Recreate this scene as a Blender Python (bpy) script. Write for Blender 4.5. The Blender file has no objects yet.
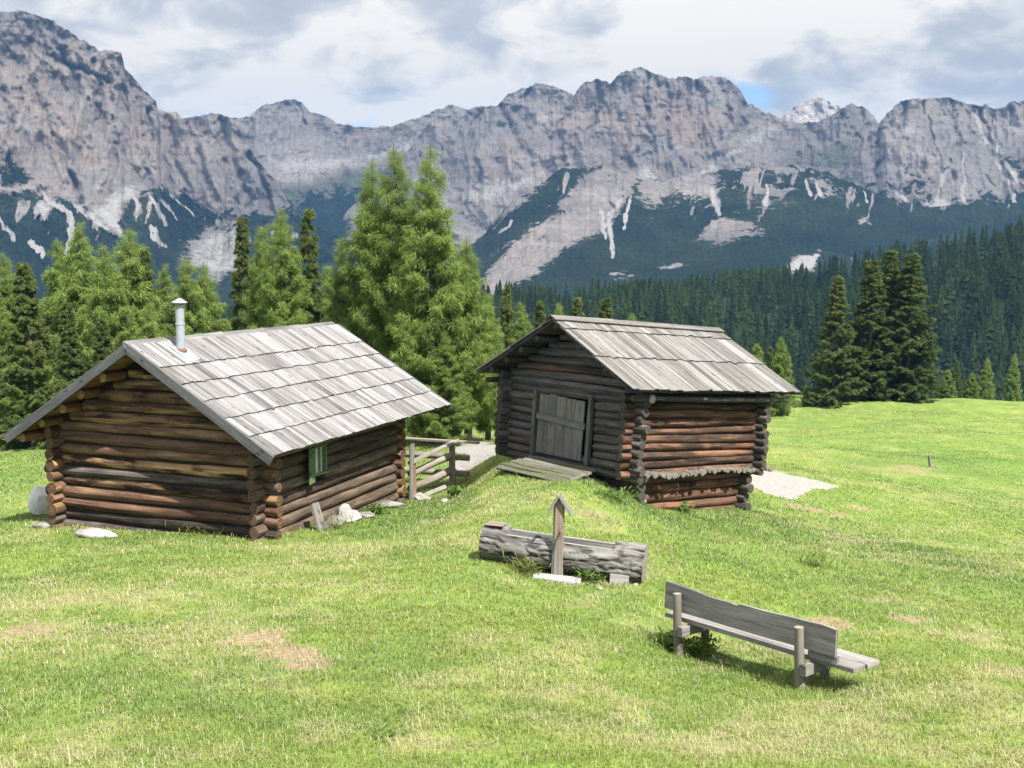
import bpy, math, random
import numpy as np
from mathutils import Vector, Matrix

R = math.radians
scene = bpy.context.scene
COL = scene.collection

# ------------------------------------------------------------------ camera
F_PX, PITCH = 1035.0, R(6.4773)          # focal length in pixels (36 mm wide film), tilt downwards
cam_d = bpy.data.cameras.new('camera'); cam = bpy.data.objects.new('camera', cam_d); COL.objects.link(cam)
cam_d.sensor_width = 36.0; cam_d.lens = F_PX * 36.0 / 1024.0
cam_d.clip_start = 0.1; cam_d.clip_end = 60000.0
cam.location = (0, 0, 0); cam.rotation_euler = (math.pi / 2 - PITCH, 0, 0)   # z = 0 is eye level
scene.camera = cam

# ------------------------------------------------------------------ light, sky, exposure
SUN_AZ, SUN_EL = R(141), R(55)            # azimuth clockwise from +Y
SUN_DIR = Vector((math.sin(SUN_AZ) * math.cos(SUN_EL), math.cos(SUN_AZ) * math.cos(SUN_EL), math.sin(SUN_EL)))
sun_d = bpy.data.lights.new('sun', 'SUN'); sun = bpy.data.objects.new('sun', sun_d); COL.objects.link(sun)
sun_d.energy = 5.0; sun_d.angle = R(0.55); sun_d.color = (1.0, 0.955, 0.88)
sun.rotation_euler = SUN_DIR.to_track_quat('Z', 'Y').to_euler()
scene.view_settings.view_transform = 'Standard'
try: scene.view_settings.look = 'None'
except Exception: pass
scene.view_settings.exposure = 1.47; scene.view_settings.gamma = 1.0
scene.view_settings.use_curve_mapping = False
HAZE = 1.05e-4                            # density of the valley air
CLOUD = True
scene.cycles.max_bounces = 6; scene.cycles.diffuse_bounces = 3; scene.cycles.transmission_bounces = 3
scene.cycles.volume_bounces = 0; scene.cycles.transparent_max_bounces = 6
scene.cycles.use_denoising = True

class NT:
    """small helper for writing node trees"""
    def __init__(s, tree):
        s.t = tree; s.t.nodes.clear()
    def n(s, kind, **kw):
        nd = s.t.nodes.new(kind); ins = kw.pop('ins', {})
        for k, v in kw.items(): setattr(nd, k, v)
        for k, v in ins.items(): s.put(nd.inputs[k], v)
        return nd
    def put(s, sock, v):
        if isinstance(v, bpy.types.NodeSocket): s.t.links.new(v, sock)
        else: sock.default_value = v
    def math(s, op, a, b=0.0, clamp=False):
        nd = s.n('ShaderNodeMath', operation=op, use_clamp=clamp); s.put(nd.inputs[0], a); s.put(nd.inputs[1], b); return nd.outputs[0]
    def vmath(s, op, a, b=(0, 0, 0)):
        nd = s.n('ShaderNodeVectorMath', operation=op); s.put(nd.inputs[0], a); s.put(nd.inputs[1], b); return nd.outputs[0]
    def noise(s, vec, scale, detail=4, rough=0.55, dist=0.0):
        nd = s.n('ShaderNodeTexNoise', ins={'Scale': scale, 'Detail': detail, 'Roughness': rough, 'Distortion': dist})
        if vec is not None: s.put(nd.inputs['Vector'], vec)
        return nd.outputs[0]
    def ramp(s, f, stops, interp='LINEAR'):
        nd = s.n('ShaderNodeValToRGB'); cr = nd.color_ramp; cr.interpolation = interp
        while len(cr.elements) < len(stops): cr.elements.new(0.5)
        for e, (p, c) in zip(cr.elements, stops):
            e.position = p; e.color = (c, c, c, 1) if isinstance(c, (int, float)) else (*c, 1)
        s.put(nd.inputs[0], f); return nd.outputs[0]
    def mix(s, f, a, b, blend='MIX'):
        nd = s.n('ShaderNodeMix', data_type='RGBA', blend_type=blend)
        s.put(nd.inputs[0], f)
        for sock, v in ((nd.inputs[6], a), (nd.inputs[7], b)):
            s.put(sock, (*v, 1) if isinstance(v, tuple) and len(v) == 3 else v)
        return nd.outputs[2]
    def attr(s, name): return s.n('ShaderNodeAttribute', attribute_name=name)
    def sep(s, v):
        nd = s.n('ShaderNodeSeparateXYZ'); s.put(nd.inputs[0], v); return nd.outputs
    def sepc(s, v):
        nd = s.n('ShaderNodeSeparateColor'); s.put(nd.inputs[0], v); return nd.outputs
    def comb(s, x, y, z):
        nd = s.n('ShaderNodeCombineXYZ')
        for i, v in enumerate((x, y, z)): s.put(nd.inputs[i], v)
        return nd.outputs[0]
    def bump(s, h, strength, dist):
        nd = s.n('ShaderNodeBump', ins={'Strength': strength, 'Distance': dist}); s.put(nd.inputs['Height'], h); return nd.outputs[0]

world = bpy.data.worlds.new('World'); scene.world = world; world.use_nodes = True
w = NT(world.node_tree)
sky = w.n('ShaderNodeTexSky', sky_type='NISHITA', sun_disc=False)
sky.sun_elevation = SUN_EL; sky.sun_rotation = SUN_AZ; sky.altitude = 2000; sky.air_density = 1.0; sky.dust_density = 0.6
gd = w.n('ShaderNodeTexCoord').outputs['Generated']
gx, gy, gz = w.sep(gd)
den = w.math('ADD', w.math('MAXIMUM', gz, 0.0), 0.36)
cp = w.comb(w.math('DIVIDE', gx, den), w.math('DIVIDE', gy, den), 0.0)
cp = w.vmath('ADD', cp, (12.4, 1.3, 0.0))
c1 = w.noise(cp, 1.9, 9, 0.56, 0.35)
c2 = w.noise(w.vmath('ADD', cp, (0.13, 0.06, 0.4)), 2.3, 8, 0.55, 0.3)
c3 = w.noise(w.vmath('ADD', cp, (9.1, 4.0, 2.0)), 6.0, 8, 0.6, 0.4)
cover = w.ramp(c1, [(0.345, 0.0), (0.41, 1.0)])
lum = w.math('ADD', w.math('MULTIPLY', c2, 0.52), w.math('MULTIPLY', c3, 0.48))
ccol = w.ramp(lum, [(0.36, (2.65, 2.75, 2.95)), (0.43, (3.1, 3.2, 3.4)), (0.475, (4.1, 4.05, 3.95)), (0.52, (5.3, 5.0, 4.6))])
skyc = w.mix(cover, sky.outputs[0], ccol)
bg = w.n('ShaderNodeBackground', ins={'Color': skyc, 'Strength': 0.1})
wo = w.n('ShaderNodeOutputWorld'); w.t.links.new(bg.outputs[0], wo.inputs['Surface'])

# ------------------------------------------------------------------ numbers
rng = np.random.default_rng(7); random.seed(7)

def _hash(ix, iy, iz, seed):
    h = (ix.astype(np.int64) * 374761393 + iy.astype(np.int64) * 668265263 + iz.astype(np.int64) * 2147483647 + seed * 974634661) & 0xFFFFFFFF
    h = ((h ^ (h >> 13)) * 1274126177) & 0xFFFFFFFF
    h = ((h ^ (h >> 16)) * 2246822519) & 0xFFFFFFFF
    return ((h ^ (h >> 15)) & 0xFFFFFF) / float(0xFFFFFF)

def vnoise(x, y, seed=0, z=None):
    x = np.asarray(x, float); y = np.asarray(y, float); z = np.zeros_like(x) if z is None else np.asarray(z, float)
    x, y, z = np.broadcast_arrays(x, y, z)
    ix, iy, iz = np.floor(x), np.floor(y), np.floor(z)
    fx, fy, fz = x - ix, y - iy, z - iz
    fx, fy, fz = (t * t * t * (t * (t * 6 - 15) + 10) for t in (fx, fy, fz))
    ix, iy, iz = (t.astype(np.int64) for t in (ix, iy, iz))
    if not np.any(fz) and not np.any(iz):
        a = _hash(ix, iy, iz, seed); b = _hash(ix + 1, iy, iz, seed); c = _hash(ix, iy + 1, iz, seed); d = _hash(ix + 1, iy + 1, iz, seed)
        return (a * (1 - fx) + b * fx) * (1 - fy) + (c * (1 - fx) + d * fx) * fy
    r = 0
    for dz, wz in ((0, 1 - fz), (1, fz)):
        a = _hash(ix, iy, iz + dz, seed); b = _hash(ix + 1, iy, iz + dz, seed); c = _hash(ix, iy + 1, iz + dz, seed); d = _hash(ix + 1, iy + 1, iz + dz, seed)
        r = r + wz * ((a * (1 - fx) + b * fx) * (1 - fy) + (c * (1 - fx) + d * fx) * fy)
    return r

def fbm(x, y, octv=4, seed=0, gain=0.5, lac=2.03):
    s = 0; a = 1.0; t = 0
    for o in range(octv):
        s = s + a * (vnoise(np.asarray(x) * lac ** o, np.asarray(y) * lac ** o, seed + 17 * o) * 2 - 1); t += a; a *= gain
    return s / t

def ridged(x, y, octv=4, seed=0, gain=0.5):
    s = 0; a = 1.0; t = 0
    for o in range(octv):
        s = s + a * (1 - np.abs(vnoise(np.asarray(x) * 2.07 ** o, np.asarray(y) * 2.07 ** o, seed + 31 * o) * 2 - 1)); t += a; a *= gain
    return s / t

def smooth(a, b, x):
    t = np.clip((np.asarray(x, float) - a) / (b - a), 0, 1); return t * t * (3 - 2 * t)

CT, ST = math.cos(PITCH), math.sin(PITCH)
def at(px, py, d):
    """world point on the sight line of a photo pixel at depth d (used to survey the place)"""
    px = np.asarray(px, float); py = np.asarray(py, float)
    a = (px - 512) / F_PX; b = (384 - py) / F_PX
    return np.stack([a * d, (CT + b * ST) * d, (-ST + b * CT) * d], -1)

# ------------------------------------------------------------------ mesh builder
class MB:
    """collects points, faces and three attributes: gr (grain coordinates), tone (colour controls)"""
    def __init__(s): s.V = []; s.G = []; s.T = []; s.F = []; s.S = []; s.n = 0
    def add(s, V, F, gr=None, tone=(0.5, 0, 0), sm=False):
        V = np.asarray(V, float); k = len(V)
        s.V.append(V)
        s.G.append(np.zeros((k, 3)) if gr is None else np.broadcast_to(np.asarray(gr, float), (k, 3)))
        s.T.append(np.broadcast_to(np.asarray(tone, float), (k, 3)))
        for f in (F if isinstance(F, list) else [F]):
            f = np.asarray(f, np.int64)
            if len(f): s.F.append(f + s.n); s.S.append(np.full(len(f), sm))
        s.n += k
    def build(s, name, mat, parent=None, loc=None, attrs=True):
        me = bpy.data.meshes.new(name)
        V = np.concatenate(s.V)
        loops = np.concatenate([f.ravel() for f in s.F]); cnt = np.concatenate([np.full(len(f), f.shape[1]) for f in s.F])
        st = np.concatenate([[0], np.cumsum(cnt)[:-1]])
        me.vertices.add(len(V)); me.vertices.foreach_set('co', V.astype(np.float32).ravel())
        me.loops.add(len(loops)); me.loops.foreach_set('vertex_index', loops.astype(np.int32))
        me.polygons.add(len(cnt)); me.polygons.foreach_set('loop_start', st.astype(np.int32)); me.polygons.foreach_set('loop_total', cnt.astype(np.int32))
        me.polygons.foreach_set('use_smooth', np.concatenate(s.S))
        if attrs:
            a = me.attributes.new('gr', 'FLOAT_VECTOR', 'POINT'); a.data.foreach_set('vector', np.concatenate(s.G).astype(np.float32).ravel())
            a = me.attributes.new('tone', 'FLOAT_VECTOR', 'POINT'); a.data.foreach_set('vector', np.concatenate(s.T).astype(np.float32).ravel())
        me.update(calc_edges=True); me.validate()
        me.materials.append(mat)
        o = bpy.data.objects.new(name, me); COL.objects.link(o)
        if parent is not None: o.parent = parent
        if loc is not None: o.location = loc
        return o

def empty(name, loc, rz=0.0, rx=0.0, ry=0.0):
    o = bpy.data.objects.new(name, None); COL.objects.link(o); o.location = loc; o.rotation_euler = (rx, ry, rz); o.empty_display_size = 0.3
    return o
def tag(o, label, cat, group=None, kind=None):
    if label: o['label'] = label
    if cat: o['category'] = cat
    if group: o['group'] = group
    if kind: o['kind'] = kind
    return o
def setting(o, kind='structure', label=None, cat=None):
    o['kind'] = kind
    if label: o['label'] = label
    if cat: o['category'] = cat
    return o

def nrm(v): v = np.asarray(v, float); return v / np.linalg.norm(v)
def frame(d):
    d = nrm(d); u = np.cross(d, (0, 0, 1.0))
    if np.linalg.norm(u) < 1e-3: u = np.array([1.0, 0, 0])
    u = nrm(u); return d, u, np.cross(u, d)

def log(mb, p0, p1, r0, r1=None, seg=12, step=0.3, wob=0.06, bend=0.01, tone=None, sx=1.0, sz=1.0, caps=True):
    """a tapered, slightly crooked round timber with end grain"""
    r1 = r0 if r1 is None else r1; p0 = np.asarray(p0, float); p1 = np.asarray(p1, float)
    L = np.linalg.norm(p1 - p0); d, u, v = frame(p1 - p0); n = max(2, int(L / step) + 1)
    t = np.linspace(0, 1, n); a = np.linspace(0, 2 * np.pi, seg + 1); idn = rng.uniform(0, 100)
    tone = (rng.uniform(0, 1), 0, 0) if tone is None else tone
    bx = bend * np.sin(t * np.pi * rng.uniform(.6, 2) + rng.uniform(0, 6)); bz = bend * np.sin(t * np.pi * rng.uniform(.6, 2) + rng.uniform(0, 6))
    rad = (r0 + (r1 - r0) * t)[:, None] * (1 + wob * (vnoise(t[:, None] * L * 1.6 + idn, np.cos(a)[None] * 1.3 + 7, 3, np.sin(a)[None] * 1.3 + 9) * 2 - 1))
    c = p0 + np.outer(t, p1 - p0) + np.outer(bx, u) + np.outer(bz, v)
    P = c[:, None] + (rad * np.cos(a) * sx)[..., None] * u + (rad * np.sin(a) * sz)[..., None] * v
    k = seg + 1; i, j = np.meshgrid(np.arange(n - 1), np.arange(seg), indexing='ij'); q = (i * k + j).ravel()
    Fq = np.stack([q, q + 1, q + k + 1, q + k], 1)
    gr = np.stack(np.broadcast_arrays((t * L)[:, None], (a * r0)[None], idn), -1).reshape(-1, 3)
    mb.add(P.reshape(-1, 3), Fq, gr, tone, True)
    if caps:
        for e, s in ((0, -1), (n - 1, 1)):
            ring = P[e, :-1]; ctr = c[e] + d * s * 0.004
            Vv = np.vstack([ring, ctr]); jj = np.arange(seg)
            Ft = np.stack([jj, (jj + 1) % seg, np.full(seg, seg)], 1)
            if s < 0: Ft = Ft[:, ::-1]
            g = np.stack([np.append(np.cos(a[:-1]), 0) * r0, np.append(np.sin(a[:-1]), 0) * r0, np.full(seg + 1, idn)], -1)
            mb.add(Vv, Ft, g, (tone[0], 1.0, tone[2]))

def plank(mb, p0, p1, wv, tv, cham=0.006, n=2, jit=0.0, tone=None, endt=0.6, wavy=None):
    """a board from p0 to p1; wv and tv are its width and thickness vectors"""
    p0 = np.asarray(p0, float); p1 = np.asarray(p1, float); wv = np.asarray(wv, float); tv = np.asarray(tv, float)
    W = np.linalg.norm(wv); T = np.linalg.norm(tv); cw = cham / W; ct = cham / T; idn = rng.uniform(0, 100)
    tone = (rng.uniform(0, 1), 0, 0) if tone is None else tone
    cs = np.array([(-.5 + cw, -.5), (.5 - cw, -.5), (.5, -.5 + ct), (.5, .5 - ct), (.5 - cw, .5), (-.5 + cw, .5), (-.5, .5 - ct), (-.5, -.5 + ct)])
    L = np.linalg.norm(p1 - p0); t = np.linspace(0, 1, n)
    per = np.array([-.5, .5, .52, .9, 1.0, 0.0, -.1, -.48]) * W
    for j in range(8):
        e = [j, (j + 1) % 8]
        Pq = []
        for c in e:
            off = cs[c][0] * wv + cs[c][1] * tv
            q = p0 + np.outer(t, p1 - p0) + off
            if jit: q = q + np.outer((vnoise(t * L * 2.1 + idn, np.full(n, c * 0.13), 5) * 2 - 1) * jit, nrm(wv)) * (1 if cs[c][0] > 0 else -1)
            if wavy is not None and cs[c][0] > 0: q = q + np.outer(wavy(t), nrm(wv))
            Pq.append(q)
        Vv = np.concatenate(Pq); i = np.arange(n - 1)
        Fq = np.stack([i, i + 1, n + i + 1, n + i], 1)[:, ::-1]
        side = cs[e[0]] * (W, T), cs[e[1]] * (W, T)
        gv = [sd[0] + (sd[1] * 0.9 + 3.1 * (j in (2, 6))) for sd in side]
        gr = np.concatenate([np.stack([t * L, np.full(n, g), np.full(n, idn)], -1) for g in gv])
        mb.add(Vv, Fq, gr, tone)
    for e, s in ((0, -1), (1, 1)):
        q = (p1 if e else p0) + cs[:, :1] * wv + cs[:, 1:] * tv
        if wavy is not None: q = q + np.outer(np.where(cs[:, 0] > 0, wavy(np.array([float(e)]))[0], 0), nrm(wv))
        f = np.arange(8)[None]; f = f if s > 0 else f[:, ::-1]
        f = f if np.dot(np.cross(wv, tv), p1 - p0) > 0 else f[:, ::-1]
        gr = np.stack([cs[:, 0] * W, cs[:, 1] * T, np.full(8, idn)], -1)
        mb.add(q, f, gr, (tone[0], endt, tone[2]))
    return mb

def rock_bm(mb, c, size, seed, tone=(0.5, 0, 0), sub=16, flat=None):
    u = np.linspace(0, np.pi, sub); v = np.linspace(0, 2 * np.pi, sub * 2 + 1)
    U, Vv = np.meshgrid(u, v, indexing='ij')
    D = np.stack([np.sin(U) * np.cos(Vv), np.sin(U) * np.sin(Vv), np.cos(U)], -1)
    r2 = np.random.default_rng(seed); cut = np.full(U.shape, 1.0)
    for _ in range(11):                                            # knock planes off the ball
        nn = nrm(r2.normal(size=3)); cut = np.minimum(cut, r2.uniform(.62, .9) / np.maximum((D * nn).sum(-1), .2))
    rr = cut * (1 + 0.05 * (vnoise(D[..., 0] * 4 + seed, D[..., 1] * 4 + 5, seed, D[..., 2] * 4 + 9) * 2 - 1))
    P = D * rr[..., None] * np.asarray(size) + np.asarray(c)
    k = sub * 2 + 1; i, j = np.meshgrid(np.arange(sub - 1), np.arange(sub * 2), indexing='ij'); q = (i * k + j).ravel()
    mb.add(P.reshape(-1, 3), np.stack([q, q + k, q + k + 1, q + 1], 1), P.reshape(-1, 3), tone, False)
# ------------------------------------------------------------------ materials
def new_mat(name):
    m = bpy.data.materials.new(name); m.use_nodes = True
    return m, NT(m.node_tree)
def finish(nt, col, rough=0.9, normal=None, spec=0.25, metal=0.0):
    b = nt.n('ShaderNodeBsdfPrincipled', ins={'Base Color': col, 'Roughness': rough, 'Specular IOR Level': spec, 'Metallic': metal})
    if normal is not None: nt.put(b.inputs['Normal'], normal)
    o = nt.n('ShaderNodeOutputMaterial'); nt.t.links.new(b.outputs[0], o.inputs[0]); return b

def wood(name, stops, end, accent, gu=1.3, gv=26.0, crack=0.5, patch=0.55, bumps=0.5, streak=0.55):
    m, t = new_mat(name)
    g = t.attr('gr').outputs['Vector']; tx, ty, tz = t.sep(t.attr('tone').outputs['Vector'])
    gx, gy, gz = t.sep(g); wz = t.math('MULTIPLY', gz, 7.31)
    fine = t.noise(t.comb(t.math('MULTIPLY', gx, gu), t.math('MULTIPLY', gy, gv), wz), 1.0, 7, 0.62, 0.25)
    mid = t.noise(t.comb(t.math('MULTIPLY', gx, gu * .7), t.math('MULTIPLY', gy, gv * .22), wz), 1.0, 4, 0.55, 0.6)
    big = t.noise(t.comb(t.math('MULTIPLY', gx, 0.9), t.math('MULTIPLY', gy, 3.0), t.math('ADD', wz, 3.3)), 1.0, 4, 0.6, 0.4)
    ck = t.noise(t.comb(t.math('MULTIPLY', gx, gu * .55), t.math('MULTIPLY', gy, gv * 1.5), t.math('ADD', wz, 9.0)), 1.0, 3, 0.5, 0.3)
    crk = t.ramp(ck, [(0.30, 1.0), (0.38, 0.0)])
    f = t.math('ADD', t.math('MULTIPLY', tx, 0.62), t.math('ADD', t.math('MULTIPLY', t.math('SUBTRACT', mid, 0.5), 0.9), t.math('MULTIPLY', t.math('SUBTRACT', big, 0.35), 0.7)), True)
    col = t.ramp(f, stops)
    kn = t.n('ShaderNodeTexVoronoi', ins={'Scale': 1.0, 'Randomness': 1.0}); t.put(kn.inputs['Vector'], t.comb(t.math('MULTIPLY', gx, 1.9), t.math('MULTIPLY', gy, 5.0), wz)); col = t.mix(t.math('MULTIPLY', t.ramp(kn.outputs['Distance'], [(.07, 1.0), (.16, 0.0)]), .75), col, (.02, .013, .009))
    lumg = t.ramp(f, [(p, (sum(c) / 3 * 1.25,) * 3) for p, c in stops]); col = t.mix(t.math('MULTIPLY', tz, -1.0, True), col, t.mix(0.25, lumg, col))
    acc = t.math('MULTIPLY', t.math('MAXIMUM', tz, 0.0), t.ramp(big, [(patch - .1, 0.0), (patch + .06, 1.0)]), True)
    acc = t.math('MAXIMUM', acc, t.math('SUBTRACT', tz, 1.0), True)
    col = t.mix(acc, col, accent)
    col = t.mix(t.math('MULTIPLY', t.ramp(fine, [(0.32, 1.0), (0.62, 0.0)]), streak), col, (0.25, 0.25, 0.25), 'MULTIPLY')
    col = t.mix(t.math('MULTIPLY', crk, crack), col, (0.012, 0.010, 0.009))
    r = t.vmath('LENGTH', t.comb(gx, gy, 0.0)) if False else None
    ln = t.n('ShaderNodeVectorMath', operation='LENGTH'); t.put(ln.inputs[0], t.comb(gx, gy, 0.0))
    ring = t.noise(t.comb(t.math('MULTIPLY', ln.outputs['Value'], 55.0), wz, 0.0), 1.0, 2, 0.5)
    rad = t.noise(t.comb(t.math('MULTIPLY', gx, 22.0), t.math('MULTIPLY', gy, 22.0), wz), 1.0, 4, 0.65)
    ecol = t.mix(t.ramp(t.math('ADD', t.math('MULTIPLY', ring, .5), t.math('MULTIPLY', rad, .5)), [(0.36, 1.0), (0.6, 0.0)]), end, (0.25, 0.22, 0.2), 'MULTIPLY')
    col = t.mix(ty, col, ecol)
    h = t.math('SUBTRACT', t.math('ADD', t.math('MULTIPLY', fine, 0.6), t.math('MULTIPLY', mid, 0.6)), t.math('MULTIPLY', crk, 0.8))
    finish(t, col, 0.88, t.bump(h, bumps, 0.02), 0.18)
    return m

M = {}
M['log_brown'] = wood('brown weathered log', [(0.05, (.016, .010, .008)), (0.32, (.075, .041, .027)), (0.58, (.172, .100, .066)), (0.9, (.33, .245, .185))], (.15, .09, .052), (.44, .27, .13), 1.1, 22)
M['log_grey'] = wood('grey brown hewn log', [(0.05, (.038, .027, .020)), (0.4, (.088, .064, .048)), (0.7, (.165, .132, .105)), (0.98, (.32, .285, .25))], (.125, .08, .05), (.36, .25, .16), 1.1, 24)
M['purlin'] = wood('orange brown pole', [(0.05, (.13, .065, .03)), (0.5, (.23, .12, .055)), (0.98, (.32, .19, .10))], (.50, .31, .16), (.42, .22, .09), 1.1, 16, 0.25)
M['log_dark'] = wood('blackened grey log', [(0.05, (.028, .025, .023)), (0.4, (.088, .081, .075)), (0.7, (.165, .155, .145)), (0.98, (.26, .248, .235))], (.080, .071, .063), (.15, .085, .052), 1.2, 24, 0.7)
M['log_red'] = wood('red brown old log', [(0.05, (.018, .013, .011)), (0.4, (.062, .038, .029)), (0.68, (.128, .076, .054)), (0.98, (.25, .185, .148))], (.085, .073, .064), (.205, .105, .064), 1.1, 22, 0.6)
M['shingle'] = wood('silvery roof board', [(0.02, (.105, .099, .098)), (0.35, (.205, .199, .198)), (0.65, (.295, .290, .292)), (0.98, (.385, .38, .385))], (.05, .043, .037), (.14, .115, .105), 0.7, 34, 0.55, 0.6, 0.35, 0.75)
M['shingle_grey'] = wood('grey brown roof board', [(0.02, (.082, .078, .074)), (0.35, (.162, .156, .149)), (0.65, (.238, .231, .223)), (0.98, (.32, .312, .302))], (.045, .038, .032), (.14, .115, .095), 0.7, 30, 0.6, 0.6, 0.4, 0.55)
M['grey_plank'] = wood('weathered grey plank', [(0.05, (.12, .115, .108)), (0.4, (.21, .20, .188)), (0.7, (.30, .29, .275)), (0.98, (.42, .41, .40))], (.27, .24, .21), (.25, .2, .15), 1.0, 26, 0.6)
M['barge'] = wood('blue grey barge board', [(0.05, (.055, .055, .056)), (0.4, (.092, .092, .095)), (0.7, (.13, .13, .134)), (0.98, (.19, .19, .196))], (.2, .18, .16), (.1, .09, .08), 1.0, 18, 0.4)
M['door_wood'] = wood('grey green door board', [(0.05, (.10, .096, .086)), (0.4, (.165, .158, .142)), (0.7, (.23, .22, .20)), (0.98, (.31, .295, .265))], (.16, .15, .13), (.2, .17, .12), 1.0, 26, 0.7)
M['moss_deck'] = wood('mossy grey deck log', [(0.05, (.07, .065, .055)), (0.4, (.14, .13, .115)), (0.7, (.21, .20, .18)), (0.98, (.30, .29, .27))], (.25, .22, .19), (.085, .10, .035), 1.2, 20, 0.6, 0.5)
M['bark'] = wood('grey split bark', [(0.05, (.055, .050, .046)), (0.4, (.135, .127, .12)), (0.7, (.225, .215, .205)), (0.98, (.32, .31, .295))], (.30, .27, .24), (.30, .17, .10), 1.8, 9, 1.0, 0.56, 1.0, 0.8)
M['post'] = wood('pale split post', [(0.05, (.12, .108, .093)), (0.4, (.205, .188, .165)), (0.7, (.285, .265, .237)), (0.98, (.38, .36, .33))], (.36, .3, .22), (.30, .2, .12), 0.9, 24, 0.55)
M['orange_post'] = wood('orange barked post', [(0.05, (.12, .06, .03)), (0.4, (.24, .12, .055)), (0.98, (.38, .22, .12))], (.4, .3, .2), (.2, .17, .14), 1.0, 14, 0.4)

def plain(name, col, rough=0.6, var=0.25, scale=8.0, spec=0.3, metal=0.0, bumps=0.1):
    m, t = new_mat(name); oc = t.n('ShaderNodeTexCoord').outputs['Object']
    nz = t.noise(oc, scale, 6, 0.62)
    dk = tuple(c * (1 - var) for c in col); lt = tuple(min(1, c * (1 + var)) for c in col)
    finish(t, t.ramp(nz, [(0.3, dk), (0.7, lt)]), rough, t.bump(nz, bumps, 0.02), spec, metal); return m
M['steel'] = plain('dull galvanised steel', (.34, .36, .39), 0.45, 0.12, 5, 0.5, 0.35, 0.02)
M['lead'] = plain('grey lead flashing', (.30, .33, .38), 0.5, 0.15, 6, 0.4, 0.3, 0.05)
M['green_paint'] = plain('faded green paint', (.10, .155, .065), 0.6, 0.3, 14)
M['curtain'] = plain('pale curtain', (.86, .87, .90), 0.8, 0.12, 5)
M['void'] = plain('near black gap backing', (.02, .017, .014), 0.95, 0.3, 5)  # near black colour stands in for shade between the logs and indoors
M['pale_rock'] = plain('pale limestone', (.27, .26, .245), 0.9, 0.45, 3.5, 0.2, 0, 0.5)
M['white_rock'] = plain('white limestone', (.60, .585, .56), 0.9, 0.25, 3.0, 0.2, 0, 0.4)
M['grey_rock'] = plain('grey field stone', (.17, .165, .155), 0.9, 0.45, 5.0, 0.2, 0, 0.5)
M['concrete'] = plain('pale concrete', (.31, .30, .285), 0.9, 0.2, 9, 0.2, 0, 0.3)
M['rusty'] = plain('rusty iron', (.14, .075, .05), 0.8, 0.3, 20)
gm = bpy.data.materials.new('window glass'); gm.use_nodes = True; gt = NT(gm.node_tree)
gb = gt.n('ShaderNodeBsdfGlossy', ins={'Roughness': 0.03}); tr = gt.n('ShaderNodeBsdfTransparent'); mx = gt.n('ShaderNodeMixShader', ins={0: 0.3})
gt.t.links.new(tr.outputs[0], mx.inputs[1]); gt.t.links.new(gb.outputs[0], mx.inputs[2]); go = gt.n('ShaderNodeOutputMaterial'); gt.t.links.new(mx.outputs[0], go.inputs[0]); M['glass'] = gm

def leafy(name, dark, light, trans=0.35):
    m, t = new_mat(name); tx, ty, tz = t.sep(t.attr('tone').outputs['Vector'])
    oi = t.n('ShaderNodeObjectInfo').outputs['Random']
    f = t.math('ADD', t.math('MULTIPLY', tx, 0.8), t.math('MULTIPLY', oi, 0.2), True)
    c = t.ramp(f, [(0.0, dark), (1.0, light)])
    c = t.mix(t.math('MULTIPLY', ty, 0.85), c, (.20, .13, .06))
    d = t.n('ShaderNodeBsdfDiffuse', ins={'Color': c}); tl = t.n('ShaderNodeBsdfTranslucent', ins={'Color': c})
    mxs = t.n('ShaderNodeMixShader', ins={0: trans}); t.t.links.new(d.outputs[0], mxs.inputs[1]); t.t.links.new(tl.outputs[0], mxs.inputs[2])
    o = t.n('ShaderNodeOutputMaterial'); t.t.links.new(mxs.outputs[0], o.inputs[0]); return m
M['larch'] = leafy('larch needles', (.100, .152, .036), (.265, .350, .098), .47)
M['spruce'] = leafy('spruce needles', (.042, .068, .024), (.17, .22, .07), 0.33)
M['far_conifer'] = leafy('distant conifer needles', (.014, .031, .009), (.072, .104, .028), 0.1)
M['weed'] = leafy('broad weed leaves', (.075, .13, .028), (.17, .25, .07))
bk, t = new_mat('conifer bark'); oc = t.n('ShaderNodeTexCoord').outputs['Object']
nz = t.noise(t.vmath('MULTIPLY', oc, (9, 9, 2.2)), 1.0, 6, 0.62); finish(t, t.ramp(nz, [(0.3, (.035, .027, .021)), (0.7, (.15, .12, .10))]), 0.95, t.bump(nz, 0.6, 0.05)); M['tree_bark'] = bk

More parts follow.
